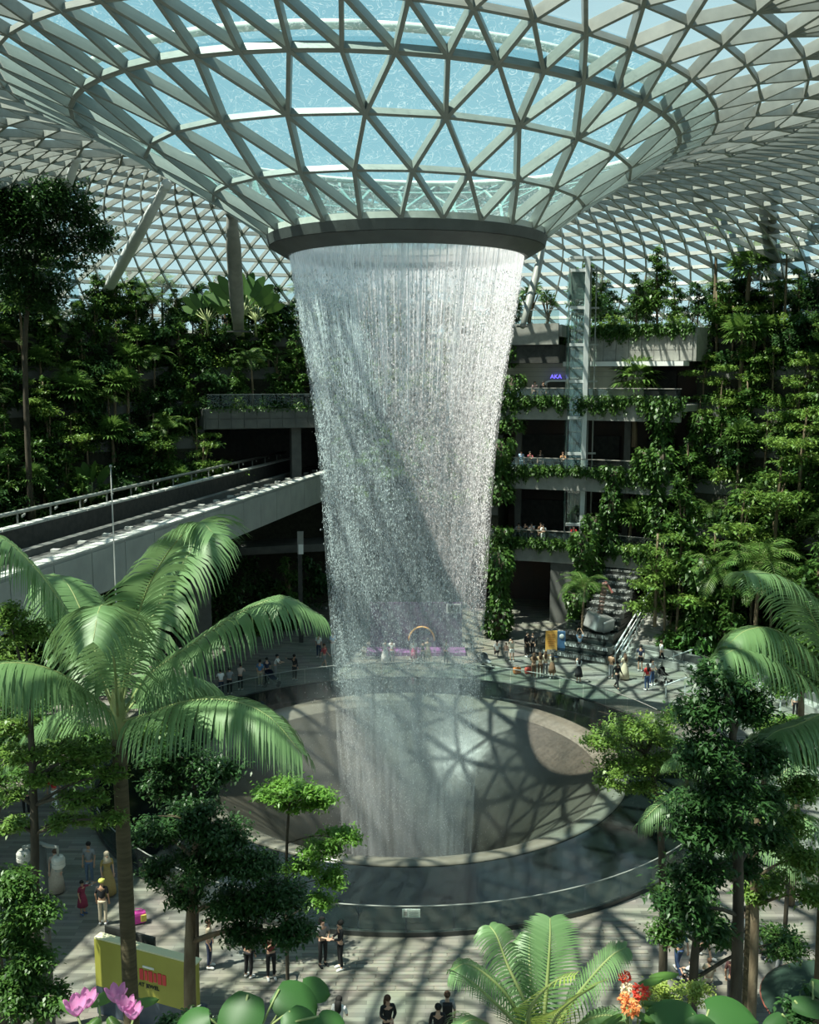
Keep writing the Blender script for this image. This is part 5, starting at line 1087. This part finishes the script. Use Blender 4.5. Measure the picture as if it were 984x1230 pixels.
def joints(pose):
    J = dict(pelvis=V3(0,0,.95), waist=V3(0,.005,1.1), chest=V3(0,.01,1.31), neck=V3(0,.01,1.46), jaw=V3(0,-.025,1.53), crown=V3(0,0,1.61), top=V3(0,.01,1.675), nose=V3(0,-.115,1.575))
    for s, n in ((-1,'l'), (1,'r')):
        J[n+'hip']=V3(.09*s,0,.9); J[n+'knee']=V3(.1*s,-.015,.5); J[n+'ank']=V3(.1*s,.03,.09); J[n+'toe']=V3(.115*s,-.13,.035)
        J[n+'sh']=V3(.17*s,.01,1.39); J[n+'el']=V3(.225*s,.03,1.12); J[n+'wr']=V3(.22*s,-.06,.88); J[n+'ear']=V3(.085*s,.01,1.59)
    if pose == 'walk':
        J['lknee']+=V3(0,-.14,.02); J['lank']+=V3(0,-.27,.03); J['ltoe']+=V3(0,-.28,.06); J['rknee']+=V3(0,.05,0); J['rank']+=V3(0,.28,.06); J['rtoe']+=V3(0,.26,.0)
        J['lel']+=V3(0,.1,0); J['lwr']+=V3(0,.22,.04); J['rel']+=V3(0,-.05,0); J['rwr']+=V3(0,-.16,.06)
    if pose == 'phone':
        for s, n in ((-1,'l'), (1,'r')): J[n+'el']=V3(.21*s,-.2,1.2); J[n+'wr']=V3(.07*s,-.34,1.38)
    if pose == 'arms_up':
        for s, n in ((-1,'l'), (1,'r')): J[n+'el']=V3(.26*s,-.08,1.56); J[n+'wr']=V3(.14*s,-.16,1.8)
    if pose == 'lean':
        for k in ('chest','neck','jaw','crown','top','nose','lsh','rsh','lear','rear'): J[k] += V3(0,-.14,-.05)
        for s, n in ((-1,'l'), (1,'r')): J[n+'el']=V3(.22*s,-.3,1.12); J[n+'wr']=V3(.08*s,-.45,1.14)
    if pose == 'point': J['rel']=V3(.42,-.05,1.3); J['rwr']=V3(.66,-.1,1.32)
    if pose == 'hold':
        for s, n in ((-1,'l'), (1,'r')): J[n+'el']=V3(.23*s,-.04,1.12); J[n+'wr']=V3(.06*s,-.26,1.12)
    if pose == 'sit':
        for k in J: J[k] = J[k] - V3(0,0,.45)
        for s, n in ((-1,'l'), (1,'r')):
            J[n+'hip']=V3(.09*s,-.02,.47); J[n+'knee']=V3(.1*s,-.44,.5); J[n+'ank']=V3(.1*s,-.42,.09); J[n+'toe']=V3(.11*s,-.57,.035); J[n+'wr']=V3(.14*s,-.3,.6); J[n+'el']=V3(.24*s,-.04,.7)
        J['pelvis']=V3(0,0,.5)
    if pose == 'crouch':
        for k in J: J[k] = J[k] + V3(0,-.1,-.6)
        for s, n in ((-1,'l'), (1,'r')):
            J[n+'hip']=V3(.09*s,.02,.33); J[n+'knee']=V3(.14*s,-.34,.5); J[n+'ank']=V3(.12*s,-.08,.09); J[n+'toe']=V3(.13*s,-.24,.035); J[n+'wr']=V3(.1*s,-.5,.5); J[n+'el']=V3(.24*s,-.2,.55)
        J['pelvis']=V3(0,.02,.36); J['waist']=V3(0,-.02,.5)
    return J
POSES = {}
def make_pose(pose):
    J = joints(pose); names = list(J); v = [tuple(J[k]) for k in names]; ix = {k: i for i, k in enumerate(names)}; E = []; R = []
    rad = dict(pelvis=(.115,.09), waist=(.10,.075), chest=(.125,.085), neck=.05, jaw=(.06,.065), crown=(.078,.09), top=(.05,.06), nose=.014, hip=.078, knee=.052, ank=.036, toe=.032, sh=.055, el=.036, wr=.026, ear=.018)
    for k in names: R.append(rad.get(k, rad.get(k[1:], .05)))
    ch = [('pelvis','waist'),('waist','chest'),('chest','neck'),('neck','jaw'),('jaw','crown'),('crown','top'),('jaw','nose')]
    for n in 'lr': ch += [('pelvis',n+'hip'),(n+'hip',n+'knee'),(n+'knee',n+'ank'),(n+'ank',n+'toe'),('chest',n+'sh'),(n+'sh',n+'el'),(n+'el',n+'wr'),('crown',n+'ear')]
    E = [(ix[a], ix[b]) for a, b in ch]
    for n, s in (('l',-1), ('r',1)):                # palm, four unequal fingers and a thumb leaving the side of the palm
        wv = (J[n+'wr']-J[n+'el']).normalized(); sd = wv.cross(V3(0,0,1)); sd = sd.normalized() if sd.length > .1 else V3(0,1,0); nv = sd.cross(wv); palm = J[n+'wr'] + wv*.07; ip = len(v); v.append(tuple(palm)); R.append((.034,.018)); E.append((ix[n+'wr'], ip))
        for q, (of, ll) in enumerate(((-.027,.068),(-.009,.082),(.009,.078),(.027,.06))):
            a = palm + wv*.03 + sd*of; b = a + wv*ll*.6 - nv*.01; c = b + wv*ll*.4 - nv*.02; i0 = len(v); v += [tuple(a), tuple(b), tuple(c)]; R += [.0095,.0085,.007]; E += [(ip,i0),(i0,i0+1),(i0+1,i0+2)]
        a = palm - wv*.03 - sd*.04; b = a + wv*.04 - sd*.015; i0 = len(v); v += [tuple(a), tuple(b)]; R += [.011,.009]; E += [(ip,i0),(i0,i0+1)]
    out = dict(J=J, body=skin_mesh('body', v, E, R))
    # shirt: torso and upper arms
    tv = [J['pelvis']+V3(0,0,-.02), J['waist'], J['chest'], J['neck']-V3(0,0,.03)]; te = [(0,1),(1,2),(2,3)]; tr = [(.135,.105),(.122,.092),(.145,.105),(.075,.07)]
    for n in 'lr': b = len(tv); m_ = J[n+'sh']*.15+J[n+'el']*.85; tv += [J[n+'sh'], m_]; te += [(2,b),(b,b+1)]; tr += [.068,.054]
    out['shirt'] = skin_mesh('shirt', [tuple(q) for q in tv], te, tr)
    tv2 = list(tv); te2 = list(te); tr2 = list(tr)
    for k, n in enumerate('lr'): b = 5+2*k; i0 = len(tv2); tv2.append(J[n+'wr']*.9+J[n+'el']*.1); te2.append((b,i0)); tr2.append(.038)
    out['jacket'] = skin_mesh('jacket', [tuple(q) for q in tv2], te2, tr2)
    lv = [J['pelvis']]; le = []; lr = [(.13,.105)]
    for n in 'lr': b = len(lv); lv += [J[n+'hip']+V3(0,0,-.03), J[n+'knee'], J[n+'ank']*.93+J[n+'knee']*.07]; le += [(0,b),(b,b+1),(b+1,b+2)]; lr += [.093,.068,.052]
    out['trousers'] = skin_mesh('trousers', [tuple(q) for q in lv], le, lr)
    sv = [J['pelvis']]; se = []; sr = [(.13,.105)]
    for n in 'lr': b = len(sv); sv += [J[n+'hip']+V3(0,0,-.03), J[n+'hip']*.25+J[n+'knee']*.75]; se += [(0,b),(b,b+1)]; sr += [.095,.08]
    out['shorts'] = skin_mesh('shorts', [tuple(q) for q in sv], se, sr)
    zt = J['waist'].z; xb = (J['lknee']+J['rknee'])/2
    for nm, zl, rl in (('skirt', .42, .26), ('long_skirt', .08, .32)):
        sb = MB()
        zz_ = max(zl, .06)
        prof = [(0.10,zt+.03),(0.15,zt-.12),(0.19,zt-.25),(rl*.85,(zt+zz_)/2-.05),(rl,zz_),(rl-.02,zz_),(0.1,zt-.2)]
        sb.lathe([(r_, z_) for r_, z_ in prof], 14, (0, 0.01)); out[nm] = sb.mesh(nm, True)
    hb = MB(); c = J['crown']; hb.ball(c+V3(0,.018,.022), (.099,.108,.098), 12, 8); out['short_hair'] = hb.mesh('short_hair', True)
    hb = MB(); hb.ball(c+V3(0,.02,.022), (.102,.108,.1), 12, 8); hb.tube([c+V3(0,.07,.02), c+V3(0,.10,-.12), c+V3(0,.11,-.28), c+V3(0,.10,-.38)], [.085,.10,.095,.05], 10); out['long_hair'] = hb.mesh('long_hair', True)
    hb = MB(); hb.ball(c+V3(0,.01,.035), (.108,.115,.085), 12, 8); hb.add([c+V3(-.08,-.08,.03), c+V3(.08,-.08,.03), c+V3(.06,-.19,.015), c+V3(-.06,-.19,.015)], [(0,1,2,3)]); out['cap'] = hb.mesh('cap', True)
    hb = MB(); hb.ball(c+V3(0,.025,.01), (.108,.112,.115), 12, 8); hb.tube([c+V3(0,.03,-.05), c+V3(0,.02,-.16), c+V3(0,.0,-.3)], [.1,.13,.19], 12); out['headscarf'] = hb.mesh('headscarf', True)
    for n in 'lr':
        f = MB(); a = J[n+'ank']; t_ = J[n+'toe']; f.tube([a+V3(0,.05,-.05), a+V3(0,.03,-.04), (a+t_)/2+V3(0,0,-.01), t_, t_+V3(0,-.04,-.01)], [.03,.045,.045,.042,.02], 8); out['shoe'+n] = f.mesh('shoe', True)
    bk = MB(); bk.box(J['chest']+V3(0,.17,-.08), (.28,.16,.4)); out['backpack'] = bk.mesh('backpack')
    POSES[pose] = out
for p_ in ('stand','walk','phone','arms_up','lean','point','hold','sit','crouch'): make_pose(p_)
BLK=(.012,.012,.014); WHT=(.72,.72,.70); GRY=(.22,.23,.24); NVY=(.02,.03,.07); BEI=(.5,.42,.3); RED=(.55,.03,.03); BLU=(.10,.24,.45); BRN=(.16,.09,.05); JEA=(.05,.09,.2); LBL=(.35,.5,.68)
HBK=(.008,.007,.006); HBR=(.07,.035,.018)
def person(px, py, z, face, pose, top, bottom, hair, label, h=1.66, low='trousers', head='short_hair', sk=0, jacket=False, bag=None, shoe=(.5,.5,.5), group=None, dz=0.0):
    p = at_z(px, py, z); P = POSES[pose]; t = thing('person', label, 'person', (p.x, p.y, z+dz), group, rz=R_(face), s=h/1.69)
    def part(nm, me, m):
        o = bpy.data.objects.new(nm, me); link(o, t)
        if not me.materials: me.materials.append(m)
        o.material_slots[0].link = 'OBJECT'; o.material_slots[0].material = m
    part('body', P['body'], SKINC[sk]); part('jacket' if jacket else 'shirt', P['jacket' if jacket else 'shirt'], cloth(top)); part(low, P[low], cloth(bottom)); part(head, P[head], cloth(hair))
    for n in 'lr': part('shoe', P['shoe'+n], cloth(shoe))
    if bag: part('backpack', P['backpack'], cloth(bag))
    return t
# (face: 0 looks at the camera, 180 away from it, +90 to the right of the picture)
PEOPLE = [
 (388,1160,0,35,'hold',GRY,BLK,HBK,'woman with long black hair in grey top facing her friend in front of the basin',dict(head='long_hair',shoe=BLK)),
 (409,1164,0,-70,'hold',BLK,BLK,HBK,'person all in black with white shoes before the basin wall',dict(jacket=True,shoe=WHT)),
 (408,1262,0,165,'hold',WHT,GRY,HBK,'person with long dark hair and white top seen from behind on the sunny paving',dict(head='long_hair')),
 (466,1262,0,20,'hold',BLK,BLK,HBR,'person wrapped in loose black clothes alone on the sunny paving',dict(jacket=True,head='long_hair')),
 (537,1256,0,180,'stand',GRY,BLK,HBR,'person with dark backpack beside the young planter palm',dict(bag=BLK)),
 (526,1272,0,180,'stand',BLK,BLK,HBK,'dark haired person in dark green top just below the backpack wearer',dict(jacket=True)),
 (299,1174,0,150,'stand',BLK,BLK,HBK,'person all in black behind the dark dense tree',dict(shoe=WHT,jacket=True,head='long_hair')),
 (326,1176,0,20,'phone',(.18,.03,.03),BLK,HBK,'person in dark red top and black trousers behind the dark dense tree',dict()),
 (252,1162,0,90,'stand',BEI,NVY,HBR,'person in pale top and dark jeans behind the pale forked trunk',dict(shoe=WHT)),
 (100,1098,0,60,'point',(.20,.02,.05),(.20,.02,.05),HBK,'child in dark red dress stretching an arm near the lanterns',dict(h=1.25,low='skirt',shoe=JEA,sk=1)),
 (124,1110,0,180,'stand',BLK,BEI,(.5,.5,.1),'man in black shirt with yellow cap seen from behind',dict(head='cap',sk=1)),
 (68,1072,0,10,'stand',(.42,.3,.24),(.45,.36,.28),HBR,'person in long beige pleated skirt next to the hanging lanterns',dict(low='long_skirt')),
 (108,1062,0,0,'stand',GRY,(.10,.14,.2),HBK,'man in grey shirt and jeans in the shade behind the child in dark red',dict(sk=1)),
 (130,1075,0,30,'stand',(.35,.25,.08),(.3,.22,.08),(.5,.42,.3),'person in mustard clothes and pale headscarf under the tree',dict(low='long_skirt',head='headscarf')),
 (66,972,0,60,'walk',RED,WHT,HBK,'person in red and white walking in the shade beyond the lanterns',dict(sk=1)),
 (32,980,0,0,'stand',BLK,BLK,HBK,'dark clothed person deep in the shade beyond the lanterns',dict(sk=1)),
 (815,1172,0,200,'walk',(.08,.16,.2),JEA,HBK,'person in blue jeans under the drooping tree',dict(shoe=WHT,head='long_hair')),
 (846,1150,0,60,'walk',WHT,WHT,HBR,'person in white top and shorts walking behind the drooping tree',dict(low='shorts')),
 (832,1192,0,200,'crouch','stripe',BLK,HBK,'crouching person in black and white striped shirt',dict()),
 (851,1184,0,160,'crouch',BEI,BEI,HBR,'crouching child in beige next to the striped shirt',dict(h=1.35)),
 (897,1206,0,170,'stand',(.2,.18,.25),BLK,HBK,'small child with pink backpack between the two slim trunks',dict(h=1.15,bag=(.35,.14,.14))),
 (879,1208,0,150,'stand',(.08,.03,.03),BLK,HBK,'dark clothed person partly hidden by the slim dark trunk',dict(sk=1)),
 (935,1172,0,40,'stand',BLU,GRY,WHT,'person in blue shirt and white hat beside the green parasol',dict(head='cap',sk=1)),
 (916,1152,0,90,'crouch',WHT,BLK,HBK,'crouching person in white next to the blue shirt',dict()),
 (893,1130,0,200,'sit',WHT,BLK,HBK,'seated person in white behind the slim trunks',dict(dz=0)),
 (695,820,0,185,'phone',WHT,BLK,HBK,'woman in white top and black skirt at the far basin rail',dict(low='skirt',head='long_hair',shoe=BLK)),
 (741,828,0,30,'walk',BLK,BLK,HBK,'man in black suit walking along the far side of the basin',dict(jacket=True,h=1.74,shoe=BLK)),
 (750,816,0,200,'hold',BEI,BEI,HBR,'person in pale cream outfit behind the man in black suit',dict(low='long_skirt',head='long_hair')),
 (734,815,0,140,'hold',(.35,.2,.12),GRY,HBK,'person in brown top left of the man in black suit',dict()),
 (769,806,0,170,'stand',NVY,BLK,HBK,'man in navy shirt and black shorts at the foot of the stairs',dict(low='shorts',h=1.75)),
 (777,829,0,200,'stand',RED,JEA,HBK,'woman in red top and blue trousers near the far basin rail',dict(head='long_hair',shoe=WHT)),
 (783,823,0,30,'hold',WHT,JEA,HBK,'woman in white behind the woman in red top',dict(head='long_hair',shoe=WHT)),
 (794,799,0,100,'walk',WHT,BLK,HBR,'person in white shirt and black trousers walking past the planter',dict()),
 (696,788,0,180,'arms_up',LBL,JEA,HBK,'person in light blue with raised arms facing the cascade',dict()),
 (641,815,0,170,'lean',BRN,BRN,HBR,'woman with brown hair in brown leaning on the far rail by the orange bag',dict(head='long_hair')),
 (649,814,0,190,'lean',(.3,.2,.12),BRN,HBR,'woman in tan top at the far rail between two women in brown',dict(head='long_hair')),
 (655,813,0,175,'phone',BEI,GRY,HBR,'woman in beige top with phone at the far rail',dict(head='long_hair')),
 (663,815,0,185,'phone',BEI,BRN,HBK,'dark haired woman in beige top and brown skirt at the far rail',dict(head='long_hair',low='skirt')),
 (633,789,0,40,'stand',BLK,BLK,HBK,'taller person in black left of the orange notice board',dict(jacket=True,h=1.75)),
 (640,788,0,-40,'stand',BLK,BLK,HBK,'slimmer person in black close to the orange notice board',dict(jacket=True,h=1.7)),
 (615,795,0,190,'phone',(.6,.55,.45),WHT,HBK,'person in cream taking a photo right of the falling water',dict(low='shorts')),
 (597,790,0,180,'sit',WHT,BLK,HBK,'seated person in white by the grey stroller',dict(dz=0.0)),
 (608,793,0,150,'stand',(.5,.3,.25),GRY,HBR,'child beside the seated person in white',dict(h=1.2)),
 (847,788,0,-20,'sit',BRN,BLK,HBK,'seated person in brown on the planter bench',dict()),
 (856,790,0,10,'sit',(.35,.12,.12),BLK,HBK,'seated person in dull red on the planter bench',dict()),
 (866,792,0,30,'sit',BLK,BRN,HBR,'seated person in black on the planter bench',dict()),
 (862,822,0,-30,'sit',BLK,BLK,HBK,'dark seated person behind the dark glossy tree',dict()),
 (898,838,0,30,'sit',(.6,.55,.1),JEA,HBK,'seated person in yellow top under the bright palm fronds',dict()),
 (943,838,0,-70,'lean',BLK,BLK,HBK,'person in black leaning on the ramp rail',dict(jacket=True)),
 (955,862,0,0,'stand',WHT,BLK,HBR,'person in white top at the ramp behind the lime green tree',dict()),
 (953,911,0,-90,'walk',BLK,BLK,HBK,'person in black striding along the path at the right edge',dict(jacket=True)),
 (354,817,0,150,'point',BLK,BLK,HBK,'dark clothed man stretching an arm on the shaded far side of the basin',dict(jacket=True,sk=1)),
 (390,803,0,60,'walk',(.35,.05,.06),GRY,HBR,'person in red top striding left of the falling water',dict(low='shorts')),
 (383,790,0,160,'stand',WHT,NVY,HBK,'person in white top and navy trousers left of the falling water',dict()),
 (400,788,0,30,'hold',LBL,WHT,HBK,'person in pale clothes just left of the falling water',dict()),
 (266,836,0,200,'lean',WHT,NVY,HBK,'person in white leaning on the shaded rail under the palm frond',dict()),
 (276,834,0,180,'lean',GRY,BLK,HBK,'person in grey leaning on the shaded rail under the palm frond',dict()),
 (289,829,0,170,'lean',(.5,.4,.35),BLK,HBK,'person in pale pink top at the shaded rail',dict()),
 (313,824,0,160,'stand',BLU,BEI,HBK,'person in blue top with pale trousers at the shaded rail',dict()),
 (321,821,0,200,'stand',NVY,BLK,HBK,'person in navy next to the pram in the shade',dict()),
 (331,816,0,90,'lean',WHT,GRY,HBK,'person in white bending over the pram in the shade',dict()),
 (463,797,0,190,'stand',WHT,WHT,HBK,'person in white robe seen through the falling water',dict(low='long_skirt')),
 (471,797,0,170,'stand',WHT,GRY,HBK,'person in white top seen through the falling water',dict()),
 (497,797,0,180,'stand',WHT,(.4,.05,.15),HBR,'person in white and pink before the purple stage',dict(low='skirt')),
 (508,798,0,180,'stand',BLK,BLK,HBK,'dark clothed person before the purple stage',dict()),
 (514,796,0,190,'hold',BEI,BEI,HBR,'person in beige before the purple stage',dict(low='skirt')),
 (536,798,0,150,'stand',GRY,BLK,HBK,'person in grey right of the purple stage',dict()),
]
for (px, py, z, fc, po, tp_, bt, hr_, lb, kw) in PEOPLE: person(px, py, z, fc, po, tp_, bt, hr_, lb, **kw)
def on_floor(px, fl, dR, fc, po, tp_, bt, hr_, lb, **kw):
    z, R0 = FLO[fl]; x = ray(px, 500); k = x.x/x.y                # where the sight line meets the rail of that floor
    a_ = 1+k*k; b_ = -2*PY + 2*k*CX; c_ = PY*PY + CX*CX - (R0+dR)**2; d = (-b_ + math.sqrt(b_*b_-4*a_*c_))/(2*a_)
    P = POSES[po]; t = thing('person', lb, 'person', (CX+k*d, d, z), None, rz=R_(fc), s=kw.pop('h', 1.68)/1.69)
    for nm, me, c in (('shirt', P['shirt'], tp_), ('trousers', P['trousers'], bt), (kw.get('head','short_hair'), P[kw.get('head','short_hair')], hr_)):
        o = bpy.data.objects.new(nm, me); link(o, t); o.material_slots[0].link = 'OBJECT'; o.material_slots[0].material = cloth(c)
    o = bpy.data.objects.new('body', P['body']); link(o, t); o.material_slots[0].link = 'OBJECT'; o.material_slots[0].material = SKINC[kw.get('sk', 0)]
    for n in 'lr': o = bpy.data.objects.new('shoe', P['shoe'+n]); link(o, t)
for a in [(625,0,.55,0,'lean',GRY,BLK,HBK,'person in grey leaning on the lowest gallery rail'),(633,0,.6,10,'phone',BLK,GRY,HBK,'person in black with phone on the lowest gallery'),(641,0,.55,-10,'phone',(.4,.4,.42),NVY,HBK,'person in pale grey with phone on the lowest gallery'),
          (652,0,.6,20,'stand',BRN,BLK,HBR,'person in brown on the lowest gallery'),(655,0,.5,0,'lean',WHT,WHT,HBK,'person in bright white leaning on the lowest gallery rail'),(692,0,.5,0,'lean',RED,BLK,HBK,'person in bright red leaning on the lowest gallery rail'),
          (627,1,.55,0,'stand',LBL,LBL,HBK,'person in light blue on the middle gallery'),(637,1,.55,10,'lean',(.4,.1,.12),BLK,HBK,'person in dull red leaning on the middle gallery rail'),(650,1,.6,-10,'stand',BLK,BLK,HBR,'person in black on the middle gallery'),(677,1,.55,0,'lean',(.45,.25,.12),BLK,HBR,'person in orange brown leaning on the middle gallery rail'),
          (642,2,.6,0,'stand',(.3,.2,.2),BLK,HBK,'person in dull pink on the top gallery'),(652,2,.6,20,'stand',BLK,BLK,HBK,'person in black before the white shop arch')]: on_floor(*a[:8], a[8])
p = at_d(273, 372, 83.5); FLO.append((22.45, 44.0))
on_floor(273, 3, -2.6, 0, 'stand', BLK, NVY, HBK, 'dark clothed person standing on the roof garden beside the pale pier')
# strollers, bags
def stroller(px, py, rz, label, c):
    q = at_z(px, py); t = thing('stroller', label, 'stroller', (q.x, q.y, 0), rz=R_(rz)); m = cloth(c); B_ = lambda mb, nm, mt, sm=False: mb.build(nm, mt, t, sm, world=False)
    B_(MB().add([(-.22,-.3,.45),(.22,-.3,.45),(.22,.25,.55),(-.22,.25,.55),(-.22,.3,.95),(.22,.3,.95)], [(0,1,2,3),(3,2,5,4),(0,3,4),(1,5,2)]), 'seat', m)
    B_(MB().lathe([(0.02,1.08),(0.2,1.02),(0.29,0.85),(0.3,0.7)], 10, (0, .18), 0, math.pi), 'hood', m, True)
    for x in (-.26, .26):
        B_(MB().tube([(x,-.4,.12),(x,.05,.5),(x,.5,1.02)], .016, 6), 'side_tube', M['steel']); B_(MB().tube([(x,.4,.12),(x,.05,.5)], .016, 6), 'brace', M['steel'])
        for y in (-.4, .4): B_(MB().tube([(x-.025,y,.12),(x+.025,y,.12)], .12, 14), 'wheel', M['dark'])
    B_(MB().tube([(-.26,.5,1.02),(.26,.5,1.02)], .018, 6), 'handle', M['dark'])
stroller(797, 820, 120, 'black stroller beside the woman in red top', BLK); stroller(584, 803, 60, 'grey stroller right of the falling water', GRY); stroller(327, 824, 90, 'dark pram in the shade by the rail', NVY)
def bag(px, py, c, label, nm='bag'):
    q = at_z(px, py); t = thing(nm, label, 'bag', (q.x, q.y, 0)); m = cloth(c)
    bevel_box('body', (.5,.3,.42), m, t, (q.x, q.y, .21), (0,0,.4), .1, 2)
    MB().tube([(q.x-.12,q.y,.4),(q.x-.1,q.y,.52),(q.x+.1,q.y,.52),(q.x+.12,q.y,.4)], .015, 6).build('handle', m, t, True)
bag(621, 809, (.5,.16,.04), 'orange bag on the floor by the far rail'); bag(635, 809, (.45,.07,.05), 'red bag next to the women at the far rail'); bag(167, 1108, (.62,.06,.35), 'bright pink bag with yellow patch beside the tall palm trunk', 'pink_bag')
q = at_z(167, 1108); bevel_box('yellow_patch', (.2,.06,.26), cloth((.6,.5,.1)), [o_ for o_ in col.objects if o_.name.startswith('pink_bag')][0], (q.x+.2, q.y-.1, .22), (0,0,.4), .02, 1)
